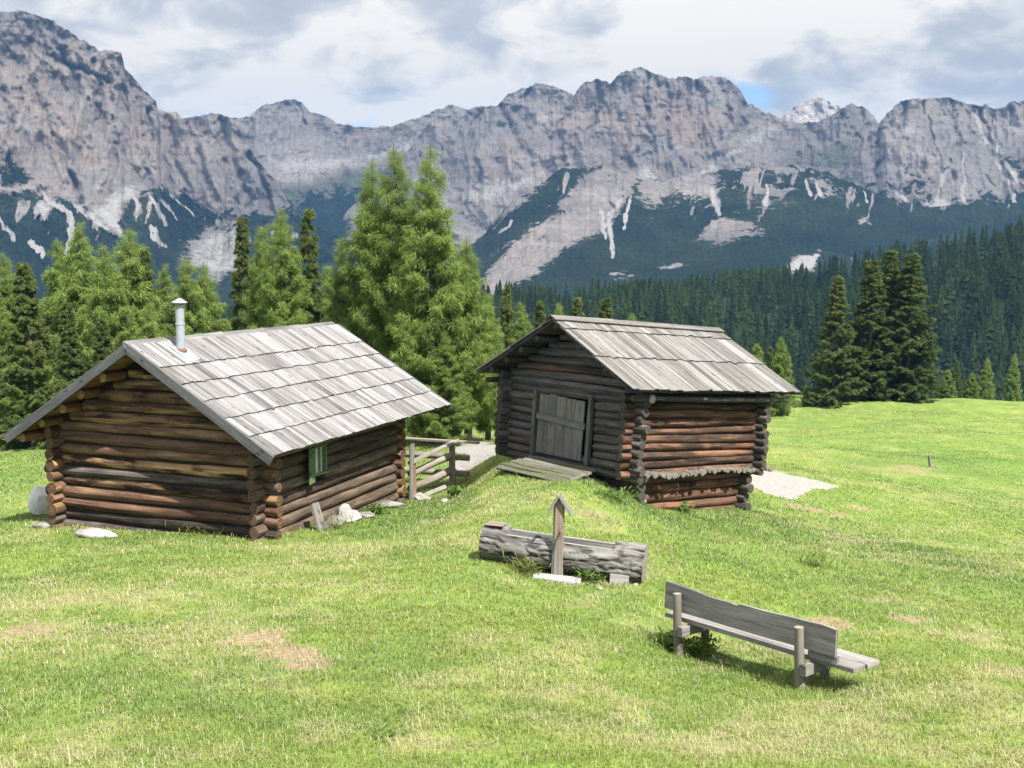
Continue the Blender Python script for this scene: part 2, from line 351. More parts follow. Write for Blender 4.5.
# ------------------------------------------------------------------ the lie of the land
CTRL = [  # photo pixel and depth of surveyed spots
 (512,768,8.2),(0,768,8.2),(1024,768,8.8),(250,768,8.1),(780,768,8.5),(250,700,10.2),(512,700,10.2),(60,690,10.4),(1000,700,10.9),
 (800,690,12.0),(676,655,13.6),(860,690,11.8),(600,640,13.2),(300,640,12.8),(30,640,12.9),(540,600,15.2),(120,590,15.6),(350,590,15.6),
 (485,560,17.1),(560,580,16.5),(640,583,16.5),(700,560,18.0),(262,547,20.0),(150,540,21.0),(57,533,22.0),(0,528,23.0),(345,526,22.6),(404,503,26.0),(450,496,27.6),(462,492,28.0),
 (430,520,22.4),(500,515,20.8),(560,500,21.4),(600,500,22.0),(510,464.5,25.6),(540,474,24.6),(570,480,23.4),(500,457,29.2),(634,502,23.6),(660,514,24.2),(700,517,25.0),(748,513,26.4),
 (470,452,33),(485,442,38),(430,446,36),(490,425,58),(60,470,32),(20,445,40),(0,470,33),(200,440,42),(100,438,52),
 (640,470,31),(760,492,31.5),(835,487,35),(800,470,38),(870,528,28.5),(960,540,27.5),(1024,548,27),(820,560,20.3),(950,602,17.6),(1024,590,19),(900,600,17),(1024,650,14.2),(960,480,42),(930,466,47),(1024,470,50),(820,440,62),(900,430,66),(1024,430,64),
 (1024,402,100),(920,402,100),(830,402,100),(700,405,96),(600,408,90),(560,412,80),(330,430,55),(330,420,90),(60,424,88),(200,424,88)]
_cp = np.array(CTRL, float); CW = at(_cp[:, 0], _cp[:, 1], _cp[:, 2])
def _pol(x, y): return np.stack([2.4 * np.arctan2(x, np.maximum(y, 0.3)), np.log(np.maximum(np.hypot(x, y), 3.0))], -1)
_P = _pol(CW[:, 0], CW[:, 1])
def _k(a, b):
    r = np.linalg.norm(a[:, None] - b[None], axis=-1); return np.where(r > 1e-9, r * r * np.log(np.maximum(r, 1e-9)), 0)
_n = len(_P); _A = np.zeros((_n + 3, _n + 3)); _A[:_n, :_n] = _k(_P, _P) + np.eye(_n) * 6e-4
_A[:_n, _n] = 1; _A[:_n, _n + 1:] = _P; _A[_n:, :_n] = _A[:_n, _n:].T
_SL = np.linalg.solve(_A, np.concatenate([CW[:, 2] / np.hypot(CW[:, 0], CW[:, 1]) , np.zeros(3)]))
def near_z(x, y):
    x = np.asarray(x, float); y = np.asarray(y, float); sh = x.shape
    p = _pol(x.ravel(), y.ravel()); lo, hi = _P.min(0), _P.max(0); p = np.clip(p, lo - [.15, 0.0], hi + [.15, 0.02])
    out = np.empty(len(p))
    for i in range(0, len(p), 20000):
        q = p[i:i + 20000]; out[i:i + 20000] = _k(q, _P) @ _SL[:_n] + _SL[_n] + q @ _SL[_n + 1:]
    r = np.hypot(x, y).ravel(); rc = np.clip(r, 8.0, 105)
    z = out * rc
    z = np.where(r < 8.0, -1.65 + (z + 1.65) * (r / 8.0), z)
    return z.reshape(sh)
HILL_PX = np.array([-400, 0, 250, 400, 520, 580, 650, 720, 800, 850, 900, 950, 1024, 1150, 1500], float)
HILL_PY = np.array([330, 330, 322, 316, 309, 304, 297, 292, 293, 284, 271, 258, 246, 236, 236], float)
def far_z(x, y):
    """valley and the wooded hill across it"""
    r = np.hypot(x, y); px = 512 + F_PX * x / np.maximum(y, 1.0); px = np.where(y < 1, np.where(x > 0, 1500, -400), px)
    top = (266.5 - np.interp(px, HILL_PX, HILL_PY)) / F_PX * 1000
    foot = -66.0
    z = np.where(r < 430, -12 + (foot + 12) * smooth(100, 430, r), foot + (top - foot) * smooth(400, 1000, r) ** 0.85)
    z = np.where(r > 1000, top - (top + 190) * smooth(1000, 1900, r), z)
    return z + fbm(x / 130, y / 130, 3, 5) * 9 * smooth(250, 500, r) * (1 - .6 * smooth(1500, 2500, r))
def ground_z(x, y):
    x = np.asarray(x, float); y = np.asarray(y, float); r = np.hypot(x, y)
    z = near_z(x, y) - .85 * smooth(55, 92, r)
    z = z + fbm(x / 9.0, y / 9.0, 3, 11) * 0.75 * smooth(28, 60, r) + fbm(x / 2.2, y / 2.2, 3, 12) * 0.05 * smooth(3, 9, r) + fbm(x / 22, y / 22, 2, 19) * .5 * smooth(40, 80, r)
    k = smooth(100, 150, r)
    return z * (1 - k) + (far_z(x, y) - 4 * (1 - smooth(150, 260, r))) * k if np.any(k > 0) else z
def gz(x, y): return float(ground_z(np.array([x]), np.array([y]))[0])
def hit(px, py, dmin=6.0, dmax=140.0):
    d = np.exp(np.linspace(math.log(dmin), math.log(dmax), 1500)); P = at(np.full_like(d, px), np.full_like(d, py), d)
    g = ground_z(P[:, 0], P[:, 1]) - P[:, 2]; i = np.argmax(g > 0); return P[i]

def spot(x, y, c, rx, ry, ang=0.0):
    dx, dy = x - c[0], y - c[1]; ca, sa = math.cos(ang), math.sin(ang)
    return np.hypot((dx * ca + dy * sa) / rx, (-dx * sa + dy * ca) / ry)
BARE = [(hit(px, py)[:2], rx, ry, an, k) for px, py, rx, ry, an, k in (
 (255, 637, .55, .62, 0, 1.0), (283, 652, .46, .5, 0, 1.0), (312, 665, .42, .4, 0, .85), (235, 631, .4, .4, 0, .7), (20, 632, .8, .7, 0, .75), (195, 672, .35, .35, 0, .55), (315, 742, .14, .1, 0, 1.0), (600, 516, 1.0, .6, 0, .6), (735, 622, .6, .5, 0, .55), (830, 625, .45, .6, 0, .75), (915, 620, .7, .6, 0, .7), (970, 635, .5, .5, 0, .6), (1010, 672, .5, .6, 0, .6),
 (905, 468, 2.2, 1.3, .2, .62), (870, 468, 1.8, 1.2, 0, .5), (815, 510, 1.3, .9, 0, .8), (860, 508, .9, .7, 0, .6), (880, 600, .9, .5, 0, .6), (640, 552, .8, .8, 0, .5), (700, 612, .7, .5, 0, .5), (300, 570, 2.0, .5, 0, .5), (700, 745, .6, .4, 0, .5), (560, 700, .5, .5, 0, .35), (80, 600, 1.5, .6, 0, .5), (450, 745, .8, .3, 0, .45), (60, 735, .6, .4, 0, .4), (580, 605, .5, .4, 0, .5))]
GRAVEL = [(hit(775, 479)[:2], 1.3, 2.3, 0.0), (hit(765, 482)[:2], 1.0, 3.0, 0.0), (hit(800, 482)[:2], 1.2, 1.15, 0.0), (hit(820, 484)[:2], .75, .5, 0.0), (hit(495, 450)[:2], 1.1, 2.6, -.5), (hit(460, 443)[:2], 1.2, 1.6, 0), (hit(478, 447)[:2], 1.0, 1.6, 0), (hit(345, 423)[:2], 2.5, 3.5, 0)]
def masks(x, y):
    """bare earth, straw, lushness, gravel: what grows where"""
    j = fbm(x * 1.1, y * 1.1, 4, 21); j2 = fbm(x * 3.1, y * 3.1, 3, 22)
    bare = np.zeros_like(x)
    for c, rx, ry, an, k in BARE:
        bare = np.maximum(bare, k * (1 - smooth(.35, 1.15, spot(x, y, c, rx, ry, an) + j * .45 + j2 * .3)))
    gr = np.zeros_like(x)
    for c, rx, ry, an in GRAVEL:
        gr = np.maximum(gr, 1 - smooth(.8, 1.0, spot(x, y, c, rx, ry, an) + j * .18 + j2 * .12))
    straw = np.clip(.5 + .85 * fbm(x / 1.7, y / 1.5, 4, 31, .62) + .3 * fbm(x / .4, y / .4, 2, 32), 0, 1)
    lush = np.clip(.5 + .9 * fbm(x / 3.0 + 7, y / 2.6, 4, 41, .6) + .3 * fbm(x / .7, y / .7, 2, 42), 0, 1)
    r = np.hypot(x, y)
    wet = hit(985, 462); lush = np.maximum(lush, 1 - smooth(.4, 1.2, spot(x, y, wet[:2], 6, 4) + j * .4))
    straw = straw * (1 - .75 * (1 - smooth(.5, 1.3, spot(x, y, wet[:2], 7, 4.5) + j * .3)))
    return bare, straw, lush, gr

def ground_material():
    m, t = new_mat('alpine meadow')
    ax, ay, az = t.sep(t.attr('gr').outputs['Vector']); bx, by, bz = t.sep(t.attr('tone').outputs['Vector'])
    P = t.n('ShaderNodeNewGeometry').outputs['Position']
    fine = t.noise(t.vmath('MULTIPLY', P, (1, 1, .3)), 14.0, 5, 0.65); med = t.noise(P, 2.3, 5, 0.6); wide = t.noise(P, 0.35, 4, 0.55)
    g = t.ramp(t.math('ADD', t.math('MULTIPLY', fine, .45), t.math('MULTIPLY', med, .55)), [(0.34, (.080, .114, .027)), (0.52, (.138, .188, .038)), (0.68, (.200, .246, .060))])
    g = t.mix(t.math('MULTIPLY', t.ramp(bx, [(0.1, 0.0), (0.8, 1.0)]), 0.55), g, (.095, .170, .030))
    st = t.ramp(t.math('ADD', t.math('MULTIPLY', ay, .8), t.math('MULTIPLY', t.math('SUBTRACT', med, .5), .9)), [(0.42, 0.0), (0.85, 1.0)])
    sx, sy, sz = t.sep(P)
    mow = t.noise(t.comb(t.math('ADD', t.math('MULTIPLY', sx, .42), t.math('MULTIPLY', sy, .05)), t.math('MULTIPLY', sy, .035), 0.0), 1.0, 3, .5, .3)
    g = t.mix(t.math('MULTIPLY', t.ramp(mow, [(.42, 0.0), (.58, 1.0)]), 0.5), g, (.075, .135, .030))
    g = t.mix(t.math('MULTIPLY', st, 0.36), g, (.29, .275, .11))
    g = t.mix(t.math('MULTIPLY', t.ramp(wide, [(0.42, 0.0), (0.62, 1.0)]), 0.3), g, (.19, .215, .06))
    e = t.ramp(fine, [(0.3, (.12, .083, .052)), (0.7, (.30, .225, .15))])
    eb = t.math('ADD', ax, t.math('MULTIPLY', t.math('SUBTRACT', fine, .5), .7)); g = t.mix(t.ramp(eb, [(0.35, 0.0), (0.75, 0.9)]), g, e)
    gr = t.ramp(t.noise(P, 9.0, 4, .7), [(0.3, (.16, .15, .135)), (0.7, (.30, .285, .265))])
    g = t.mix(t.ramp(t.math('ADD', az, t.math('MULTIPLY', t.math('SUBTRACT', fine, .5), .5)), [(0.4, 0.0), (0.62, 1.0)]), g, gr)
    wd = t.ramp(t.noise(P, 0.06, 5, .6), [(0.3, (.018, .030, .014)), (0.7, (.035, .052, .022))])
    g = t.mix(by, g, wd)
    h = t.math('ADD', t.math('MULTIPLY', fine, .5), med)
    finish(t, g, 0.95, t.bump(h, 0.6, 0.06), 0.1); return m
M['meadow'] = ground_material()

def build_ground():
    az = np.concatenate([np.linspace(-180, -36, 60)[:-1], np.linspace(-36, 36, 520), np.linspace(36, 180, 60)[1:]]) * math.pi / 180
    rr = np.concatenate([[0.0, 1.5, 3.0, 4.5, 5.5], np.exp(np.linspace(math.log(6.3), math.log(130), 430)), np.exp(np.linspace(math.log(133), math.log(3000), 130)), [4500, 6000, 7200]])
    A, Q = np.meshgrid(az, rr, indexing='ij'); X, Y = Q * np.sin(A), Q * np.cos(A); Z = ground_z(X, Y)
    b, s, l, g = masks(X, Y); fade = 1 - smooth(90, 120, Q)
    k = len(rr); i, j = np.meshgrid(np.arange(len(az) - 1), np.arange(k - 1), indexing='ij'); q = (i * k + j).ravel()
    mb = MB(); woods = smooth(150, 260, Q + 40 * fbm(X / 40, Y / 40, 2, 3))
    mb.add(np.stack([X, Y, Z], -1).reshape(-1, 3), np.stack([q, q + k, q + k + 1, q + 1], 1), np.stack([b, s, g * fade], -1).reshape(-1, 3), np.stack([l, woods, 0 * l], -1).reshape(-1, 3), True)
    o = mb.build('ground', M['meadow']); setting(o, 'structure', 'sloping green alpine meadow with dry straw patches and wooded valley beyond', 'ground')
build_ground()
# ------------------------------------------------------------------ huts
def roof_rows(mb, side, L, eave, drop, fr, bw, thick, over, lift, tone_fn, jag=0.02, y0=0.0, gap=0.006):
    """courses of boards on one slope; local frame: ridge along y at x=0, z=0"""
    S = math.hypot(eave, drop); d = np.array([side * eave, 0, -drop]) / S; nv = np.array([side * drop, 0, eave]) / S
    for k in range(len(fr) - 1):
        a0 = fr[k] * S - (over if k else 0); a1 = fr[k + 1] * S
        y = y0
        while y < L - 0.03:
            wd = min(rng.uniform(*bw), L - y)
            if L - (y + wd) < 0.06: wd = L - y
            e = rng.normal(0, jag) * (1 if k < len(fr) - 2 else .8); l0 = lift * 0.25 + rng.uniform(0, .006); l1 = lift + rng.uniform(0, .014)
            p0 = d * a0 + nv * (l0 + thick / 2) + np.array([0, y + wd / 2, 0]); p1 = d * (a1 + e) + nv * (l1 + thick / 2) + np.array([0, y + wd / 2 + rng.normal(0, .004), 0])
            plank(mb, p0, p1, np.array([0, wd - gap, 0]), nv * thick * rng.uniform(.8, 1.2) * side, 0.003, 2, 0, tone_fn(), 0.85)
            y += wd

def gable_half(z, eave, drop, under): return (-z - under) * eave / drop

# ---- the small hut with the stovepipe
P1 = np.array([-7.80, 20.95, -1.62]); B1 = R(21.8); D1 = 4.1
H1 = empty('log_cabin', P1 - [0, 0, D1], -B1)
tag(H1, 'low log cabin with silvery board roof and metal stovepipe, green framed window', 'cabin')
def h1(a): return np.asarray(a, float) + [0, 0, D1]
E1, DR1, L1 = 3.415, 2.07, 8.02
def shift(mb, dz):
    for v in mb.V: v[:, 2] += dz
    return mb
def wall_mb(x0, x1, y, zs, r, axis='x', tone=None, hewn=1.0, ends=(0.06, 0.06)):
    mb = MB()
    for z in zs:
        a = x0(z) if callable(x0) else x0; b = x1(z) if callable(x1) else x1
        if b - a < 0.3: continue
        a -= rng.uniform(0, ends[0]); b += rng.uniform(0, ends[1]); rr = r * rng.uniform(.86, 1.14); tp = rng.choice([.86, 1.14])
        p0, p1 = ((a, y, z), (b, y, z)) if axis == 'x' else ((y, a, z), (y, b, z))
        log(mb, p0, p1, rr * min(tp, 1), rr / max(tp, 1) if tp > 1 else rr, 14, 0.22, 0.13, 0.020, tone() if tone else None, hewn if axis == 'y' else hewn, 1.02)
    return mb
SP = 0.245
zf = np.arange(-4.55, -0.35, SP)
def t_front():
    r = rng.uniform(); return (rng.uniform(.0, .8), 0, 1.0 if r < .2 else (-rng.uniform(.5, 1) if r > .68 else rng.uniform(0, .6)))
half = lambda z: min(3.0, gable_half(z, E1, DR1, 0.16))
hm = lambda z: max(0.0, min(3.0, gable_half(z, E1, DR1, 0.27)))
fr_zs = [z for z in zf if hm(z) > 0.2]
def clad(mb, name, mat, par, lab=None):
    o = mb.build(name, mat, par)
    if lab: o['label'] = lab
    return o
wall1 = shift(wall_mb(lambda z: -hm(z), lambda z: hm(z), 0.75, fr_zs, SP * .492, 'x', t_front, 1.0), D1)
clad(wall1, 'log_wall', M['log_brown'], H1, 'brown gable wall of round logs')
t_side = lambda: (rng.uniform(.12, .8), 0, rng.uniform(0, .8))
zs_side = np.arange(-4.67, -1.78, SP)
sw = MB()
# the lit side wall, broken round the window
WY0, WY1, WZ0, WZ1 = 2.40, 2.88, -2.93, -2.27
for z in zs_side:
    segs = [(0.42 - rng.uniform(0, .07), 6.68 + rng.uniform(0, .09))]
    if WZ0 - .06 < z < WZ1 + .06: segs = [(segs[0][0], WY0 - .03), (WY1 + .03, segs[0][1])]
    tn = t_side(); rr = SP * .50 * rng.uniform(.93, 1.07)
    for a, b in segs: log(sw, (2.65, a, z), (2.65, b, z), rr, rr * rng.uniform(.86, 1.0), 14, .25, .1, .014, tn, .86, 1.03)
clad(shift(sw, D1), 'log_wall', M['log_grey'], H1, 'grey brown side wall of hewn logs with window')
clad(shift(wall_mb(0.42, 6.7, -2.65, zs_side, SP * .492, 'y', t_front), D1), 'log_wall', M['log_brown'], H1)
clad(shift(wall_mb(lambda z: -hm(z), lambda z: min(2.84, hm(z)), 6.42, fr_zs, SP * .492, 'x', t_front), D1), 'log_wall', M['log_brown'], H1)
inn = MB()                                                          # near black sheets behind the logs, painted shade for the gaps
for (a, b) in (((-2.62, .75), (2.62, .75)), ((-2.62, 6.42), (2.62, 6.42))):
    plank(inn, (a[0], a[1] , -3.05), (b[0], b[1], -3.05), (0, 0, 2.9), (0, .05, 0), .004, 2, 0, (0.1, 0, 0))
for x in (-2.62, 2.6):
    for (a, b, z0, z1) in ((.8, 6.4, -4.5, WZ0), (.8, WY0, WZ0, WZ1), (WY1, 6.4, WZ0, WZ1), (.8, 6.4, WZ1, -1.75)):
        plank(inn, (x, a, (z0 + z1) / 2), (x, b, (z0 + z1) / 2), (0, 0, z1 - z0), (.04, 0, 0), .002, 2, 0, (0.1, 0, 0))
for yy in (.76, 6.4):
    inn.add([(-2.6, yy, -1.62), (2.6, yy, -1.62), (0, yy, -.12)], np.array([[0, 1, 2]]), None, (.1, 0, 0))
shift(inn, D1).build('dark_backing', M['void'], H1)
# roof
rf = MB(); fr1 = [0.0, .225, .375, .525, .68, .835, 1.0]
t_sh = lambda: (float(np.clip(rng.normal(.5, .24), 0, 1)), 0, 0.9 if rng.uniform() < .16 else rng.uniform(0, .35))
for side in (1, -1): roof_rows(rf, side, L1, E1, DR1, fr1, (.09, .24), .034, .22, .048, t_sh, 0.012)
S1 = math.hypot(E1, DR1)
roof1 = shift(rf, D1).build('roof', M['shingle'], H1)
dk = MB()
for side in (1, -1):
    d = np.array([side * E1, 0, -DR1]) / S1; nv = np.array([side * DR1, 0, E1]) / S1
    for k in range(16):                                             # roof boards seen from below
        c = d * (S1 * (k + .5) / 16.2) - nv * .022
        plank(dk, c + [0, .03, 0], c + [0, L1 - .03, 0], d * (S1 / 16.2 - .008), nv * .028 * side, .003, 2, 0, (rng.uniform(.2, .9), 0, 0), 0.3)
shift(dk, D1).build('roof_boards', M['purlin'], roof1)
for y, wd in ((-.028, .2), (L1 + .028, .17)):
    for side in (1, -1):
        d = np.array([side * E1, 0, -DR1]) / S1; nv = np.array([side * DR1, 0, E1]) / S1; bb = MB()
        p0 = d * (0.0 if side > 0 else .03) - nv * (wd / 2 - .075); p1 = d * (S1 + .03) - nv * (wd / 2 - .075)
        plank(bb, p0 + [0, y, 0], p1 + [0, y, 0], nv * wd * (1 if side > 0 else -1), np.array([0, .05, 0]), .006, 14, .006, (rng.uniform(.3, .7), 0, 0), .3)
        if y < 0:
            for s in np.arange(.3, S1, .42):
                q = p0 + d * s + [0, y - .028, 0] + nv * rng.uniform(-.04, .05); log(bb, q, q + [0, -.006, 0], .012, .012, 6, .1, 0, 0, (0, 0, 0))
        shift(bb, D1).build('barge_board', M['barge'], roof1)
rc = MB()
for k in range(5):
    y0 = k * L1 / 5; plank(rc, (-.05, y0 + .004, .055), (-.05, y0 + L1 / 5 - .004, .055 + rng.uniform(0, .012)), np.array([.17, 0, -.09]), np.array([.012, 0, .024]), .003, 3, .004, (rng.uniform(.0, .35), 0, 0))
shift(rc, D1).build('ridge_board', M['shingle'], roof1)
for side, fs in ((1, (.30, .47, .64, .82)), (-1, (.25, .44, .60, .77, .93)), (0, (0,))):
    for f in fs:
        x = side * f * E1; z = -f * DR1 - .155 - (0.03 if side == 0 else 0); pm = MB()
        log(pm, (x, (.28 if side > 0 else .16) + rng.uniform(-.05, .08), z), (x, L1 - .2, z), .098 if side < 0 else .08, .09, 14, .4, .06, .006, (rng.uniform(.3, .8), 0, rng.uniform(0, .8)))
        shift(pm, D1).build('purlin', M['purlin'], H1)
# stovepipe
def lathe(mb, prof, c, seg=20, tone=(.5, 0, 0), sm=True):
    a = np.linspace(0, 2 * np.pi, seg + 1); pr = np.asarray(prof, float)
    P = np.stack([pr[:, :1] * np.cos(a), pr[:, :1] * np.sin(a), np.repeat(pr[:, 1:2], seg + 1, 1)], -1) + np.asarray(c)
    k = seg + 1; i, j = np.meshgrid(np.arange(len(pr) - 1), np.arange(seg), indexing='ij'); q = (i * k + j).ravel()
    mb.add(P.reshape(-1, 3), np.stack([q, q + 1, q + k + 1, q + k], 1), P.reshape(-1, 3), tone, sm)
cx, cy, cz = .38, 1.16, -.23 + D1
mb = MB(); lathe(mb, [(.09, -.15), (.09, .62), (.098, .625), (.098, .66), (.09, .665), (.09, 1.02), (.082, 1.02), (.082, .5)], (cx, cy, cz), 28, (.5, 0, 0), False)
pipe = mb.build('chimney', M['steel'], H1)
mb = MB(); lathe(mb, [(.001, 1.19), (.05, 1.172), (.165, 1.10), (.168, 1.085), (.155, 1.087), (.001, 1.15)], (cx, cy, cz))
for a in (0.4, 2.5, 4.6):
    q = np.array([cx + .086 * math.cos(a), cy + .086 * math.sin(a), cz]); log(mb, q + [0, 0, .96], q + [.05 * math.cos(a), .05 * math.sin(a), 1.115], .008, .008, 6, .1, 0, 0)
mb.build('chimney_cap', M['steel'], pipe)
mb = MB(); d = np.array([E1, 0, -DR1]) / S1; nv = np.array([DR1, 0, E1]) / S1
c = np.array([cx, cy, cz]) + nv * .085; plank(mb, c - d * .2, c + d * .36, np.array([0, .40, 0]), nv * .008, .002, 2); mb.build('flashing', M['lead'], pipe)
mb = MB(); lathe(mb, [(.125, .03), (.115, .085), (.092, .10)], (cx, cy, cz + .03)); mb.build('collar', M['rusty'], pipe)
# window: casing, open casement leaf, curtain
wx = 2.80
mb = MB()
for (a, b, wv) in (((wx, WY0 - .03, WZ0 + .03), (wx, WY1 + .03, WZ0 + .03), (0, 0, .05)), ((wx, WY0 - .03, WZ1 - .02), (wx, WY1 + .03, WZ1 - .02), (0, 0, .05)), ((wx + .002, WY0 + .01, WZ0 + .07), (wx + .002, WY0 + .01, WZ1 - .06), (0, .05, 0)), ((wx + .002, WY1 - .01, WZ0 + .07), (wx + .002, WY1 - .01, WZ1 - .06), (0, .05, 0))):
    plank(mb, a, b, wv, (.07, 0, 0), .006)
win = shift(mb, D1).build('window', M['green_paint'], H1)
mb = MB(); ym = (WY0 + WY1) / 2 + .06
for (a, b, wv) in (((wx - .04, ym, WZ0 + .07), (wx - .04, ym, WZ1 - .06), (0, .04, 0)),): plank(mb, a, b, wv, (.03, 0, 0), .004)
shift(mb, D1).build('glazing_bar', M['green_paint'], win)
mb = MB(); mb.add(h1([(wx - .06, WY0, WZ0), (wx - .06, WY1, WZ0), (wx - .06, WY1, WZ1), (wx - .06, WY0, WZ1)]), np.array([[0, 1, 2, 3]])); mb.build('pane', M['glass'], win)
mb = MB(); yy = np.linspace(WY0, WY1, 40); xx = wx - .085 + .012 * np.sin(yy * 60)
V = np.concatenate([np.stack([xx, yy, np.full(40, WZ0)], -1), np.stack([xx, yy, np.full(40, WZ1)], -1)]); i = np.arange(39)
mb.add(h1(V), np.stack([i, i + 1, i + 41, i + 40], 1), None, (.5, 0, 0), True); mb.build('curtain', M['curtain'], win)
mb = MB(); hx = wx + .04                                              # the shutter stands open towards the gable
plank(mb, (hx + .03, WY0 - .18, WZ0 - .10), (hx + .03, WY0 - .18, WZ1), (-.05, .27, 0), (.035, .006, 0), .005)
plank(mb, (hx + .085, WY0 - .30, WZ0 + .12), (hx + .035, WY0 - .06, WZ0 + .12), (0, 0, .07), (.022, .005, 0), .004); plank(mb, (hx + .085, WY0 - .30, WZ1 - .12), (hx + .035, WY0 - .06, WZ1 - .12), (0, 0, .07), (.022, .005, 0), .004)
shift(mb, D1).build('shutter', M['green_paint'], win)

# ---- the porch railing behind the cabin
def H1w(p): return np.array(H1.matrix_world @ Vector(p)) if False else np.array(Matrix.Rotation(-B1, 3, 'Z') @ Vector(p)) + P1
RL = empty('porch_railing', H1w((2.78, 8.2, -4.55)), -B1); tag(RL, 'rustic log railing with a leaning top rail at the back of the cabin', 'railing')
def rl(p): return np.asarray(p, float) - [2.78, 8.2, -4.55]
def rlog(name, a, b, r0, r1, mat, tone=None, lab=None, **k):
    mb = MB(); log(mb, rl(a), rl(b), r0, r1, 14, .2, .08, .012, tone or (rng.uniform(.35, .8), 0, .3), **k); o = mb.build(name, mat, RL)
    if lab: o['label'] = lab
rlog('post', (2.80, 7.05, -4.75), (2.82, 7.03, -3.40), .095, .085, M['orange_post'], (.5, 0, .4), 'orange barked post beside the cabin wall')
rlog('post', (2.80, 9.5, -5.0), (2.78, 9.52, -3.38), .095, .085, M['post'])
rlog('post', (2.62, 9.92, -5.0), (2.62, 9.92, -4.15), .10, .09, M['post'])
mb = MB(); plank(mb, rl((2.88, 6.80, -4.7)), rl((2.90, 6.84, -2.9)), (.04, .16, 0), (.04, -.01, 0), .005, 6, .008, (.15, 0, 0)); o = mb.build('corner_board', M['grey_plank'], RL)
mb = MB(); plank(mb, rl((2.86, 6.85, -3.40)), rl((2.80, 9.75, -3.29)), (.17, .0, .03), (-.015, 0, .085), .012, 10, .012, (.75, 0, .3)); mb.build('rail', M['post'], RL)
rlog('rail', (2.74, 7.05, -3.74), (2.70, 9.5, -3.70), .095, .11, M['post'])
rlog('rail', (2.74, 7.05, -4.14), (2.70, 9.5, -4.12), .10, .115, M['post'])
rlog('rail', (2.76, 7.05, -4.50), (2.74, 9.5, -4.50), .07, .085, M['post'])
mb = MB(); plank(mb, rl((-.4, 9.74, -3.33)), rl((3.5, 9.74, -3.30)), (0, .16, 0), (0, 0, .06), .01, 10, .01, (.6, 0, .8)); mb.build('rail', M['post'], RL)
rlog('rail', (-.4, 9.68, -3.80), (3.22, 9.68, -3.74), .085, .09, M['post'])
rlog('rail', (-.4, 9.68, -4.25), (3.2, 9.68, -4.2), .085, .09, M['post'])
mb = MB(); plank(mb, rl((2.4, 7.5, -4.62)), rl((2.4, 9.9, -4.66)), (.5, 0, 0), (0, 0, .07), .01, 4, .01, (.5, 0, 0)); mb.build('floor_board', M['grey_plank'], RL)

# ---- the old hay barn
P2 = np.array([0.95, 25.03, -1.28]); B2 = R(49.9); D2 = 4.6; TILT = math.atan(-.087)
H2 = empty('hay_barn', P2 - [0, 0, 0], -B2, TILT)
tag(H2, 'dark old log barn with plank door and wide grey board roof, leaning downhill', 'barn')
E2, DR2, L2 = 2.83, 1.50, 6.39; S2 = math.hypot(E2, DR2)
H2.location = tuple(P2 + np.array(Matrix.Rotation(-B2, 3, 'Z') @ Matrix.Rotation(TILT, 3, 'X') @ Vector((0, 0, -D2))))
SQ = .197
t_dk = lambda: (rng.uniform(.25, .85), 0, 0.2)
t_up = lambda: (rng.uniform(.2, .75), 0, rng.uniform(.2, 1.2) if rng.uniform() < .4 else 0)
t_rd = lambda: (rng.uniform(.1, .75), 0, rng.uniform(.4, 1.3))
hb = lambda z, h: h if z < -1.42 else max(0.0, gable_half(z, E2, DR2, .16))
DX0, DX1, DZ0, DZ1 = -1.10, .90, -3.34, -1.78
zz = np.arange(-3.55, -.2, SQ)
fw = MB(); fu = MB()
for z in zz:
    h = hb(z, 2.52)
    if h < .25: continue
    tgt, tn = (fw, t_dk()) if z < DZ1 + .12 else (fu, t_up())
    segs = [(-h - .1 - rng.uniform(0, .14), h + rng.uniform(-.03, .12))] if z < -1.42 else [(-h, h)]
    if DZ0 + .02 < z < DZ1 - .02: segs = [(segs[0][0], DX0 - .1), (DX1 + .1, segs[0][1])]
    for a, b in segs: log(tgt, (a, .8, z), (b, .8, z), SQ * .505 * rng.uniform(.86, 1.12), SQ * .52 * rng.uniform(.9, 1.08), 14, .22, .14, .016, tn)
fwall = shift(fw, D2).build('log_wall', M['log_dark'], H2); fwall['label'] = 'grey log front wall around the door'
shift(fu, D2).build('gable_wall', M['log_dark'], H2)
sd = MB(); ends = MB()
zside = np.arange(-3.45, -1.42, SQ)
for z in zside:
    rr = SQ * .505 * rng.uniform(.84, 1.12); log(sd, (2.2 + rng.normal(0, .012), .48 - rng.uniform(0, .12), z + rng.normal(0, .008)), (2.2 + rng.normal(0, .012), 5.72 + rng.uniform(-.1, .14), z + rng.normal(0, .008)), rr, rr * rng.uniform(.86, 1.05), 14, .2, .15, .018, t_rd())
o = shift(sd, D2).build('log_wall', M['log_red'], H2); o['label'] = 'sunlit red brown side wall of round logs'
sd = MB()
for z in zside: log(sd, (-2.25, .48 - rng.uniform(0, .1), z), (-2.25, 5.75, z), SQ * .53, SQ * .5, 14, .4, .1, .012, t_dk())
shift(sd, D2).build('log_wall', M['log_dark'], H2)
sd = MB()
for z in zz:
    h = hb(z, 2.5)
    if h > .25: log(sd, (-h, 5.42, z), (h + (rng.uniform(0, .12) if z < -1.42 else 0), 5.42, z), SQ * .505, SQ * .52, 14, .3, .1, .012, t_dk())
shift(sd, D2).build('log_wall', M['log_dark'], H2)
lg = MB()
for y in (.8, 5.42): log(lg, (-2.72, y, -1.66), (2.72 if y < 3 else 2.66, y, -1.66), .12, .115, 14, .3, .08, .01, (.3, 0, 0))
for x in (-2.62, 2.62): log(lg, (x, .25, -1.66), (x, 6.1, -1.66), .065, .07, 12, .4, .08, .01, (.3, 0, 0))
shift(lg, D2).build('tie_log', M['log_dark'], H2)
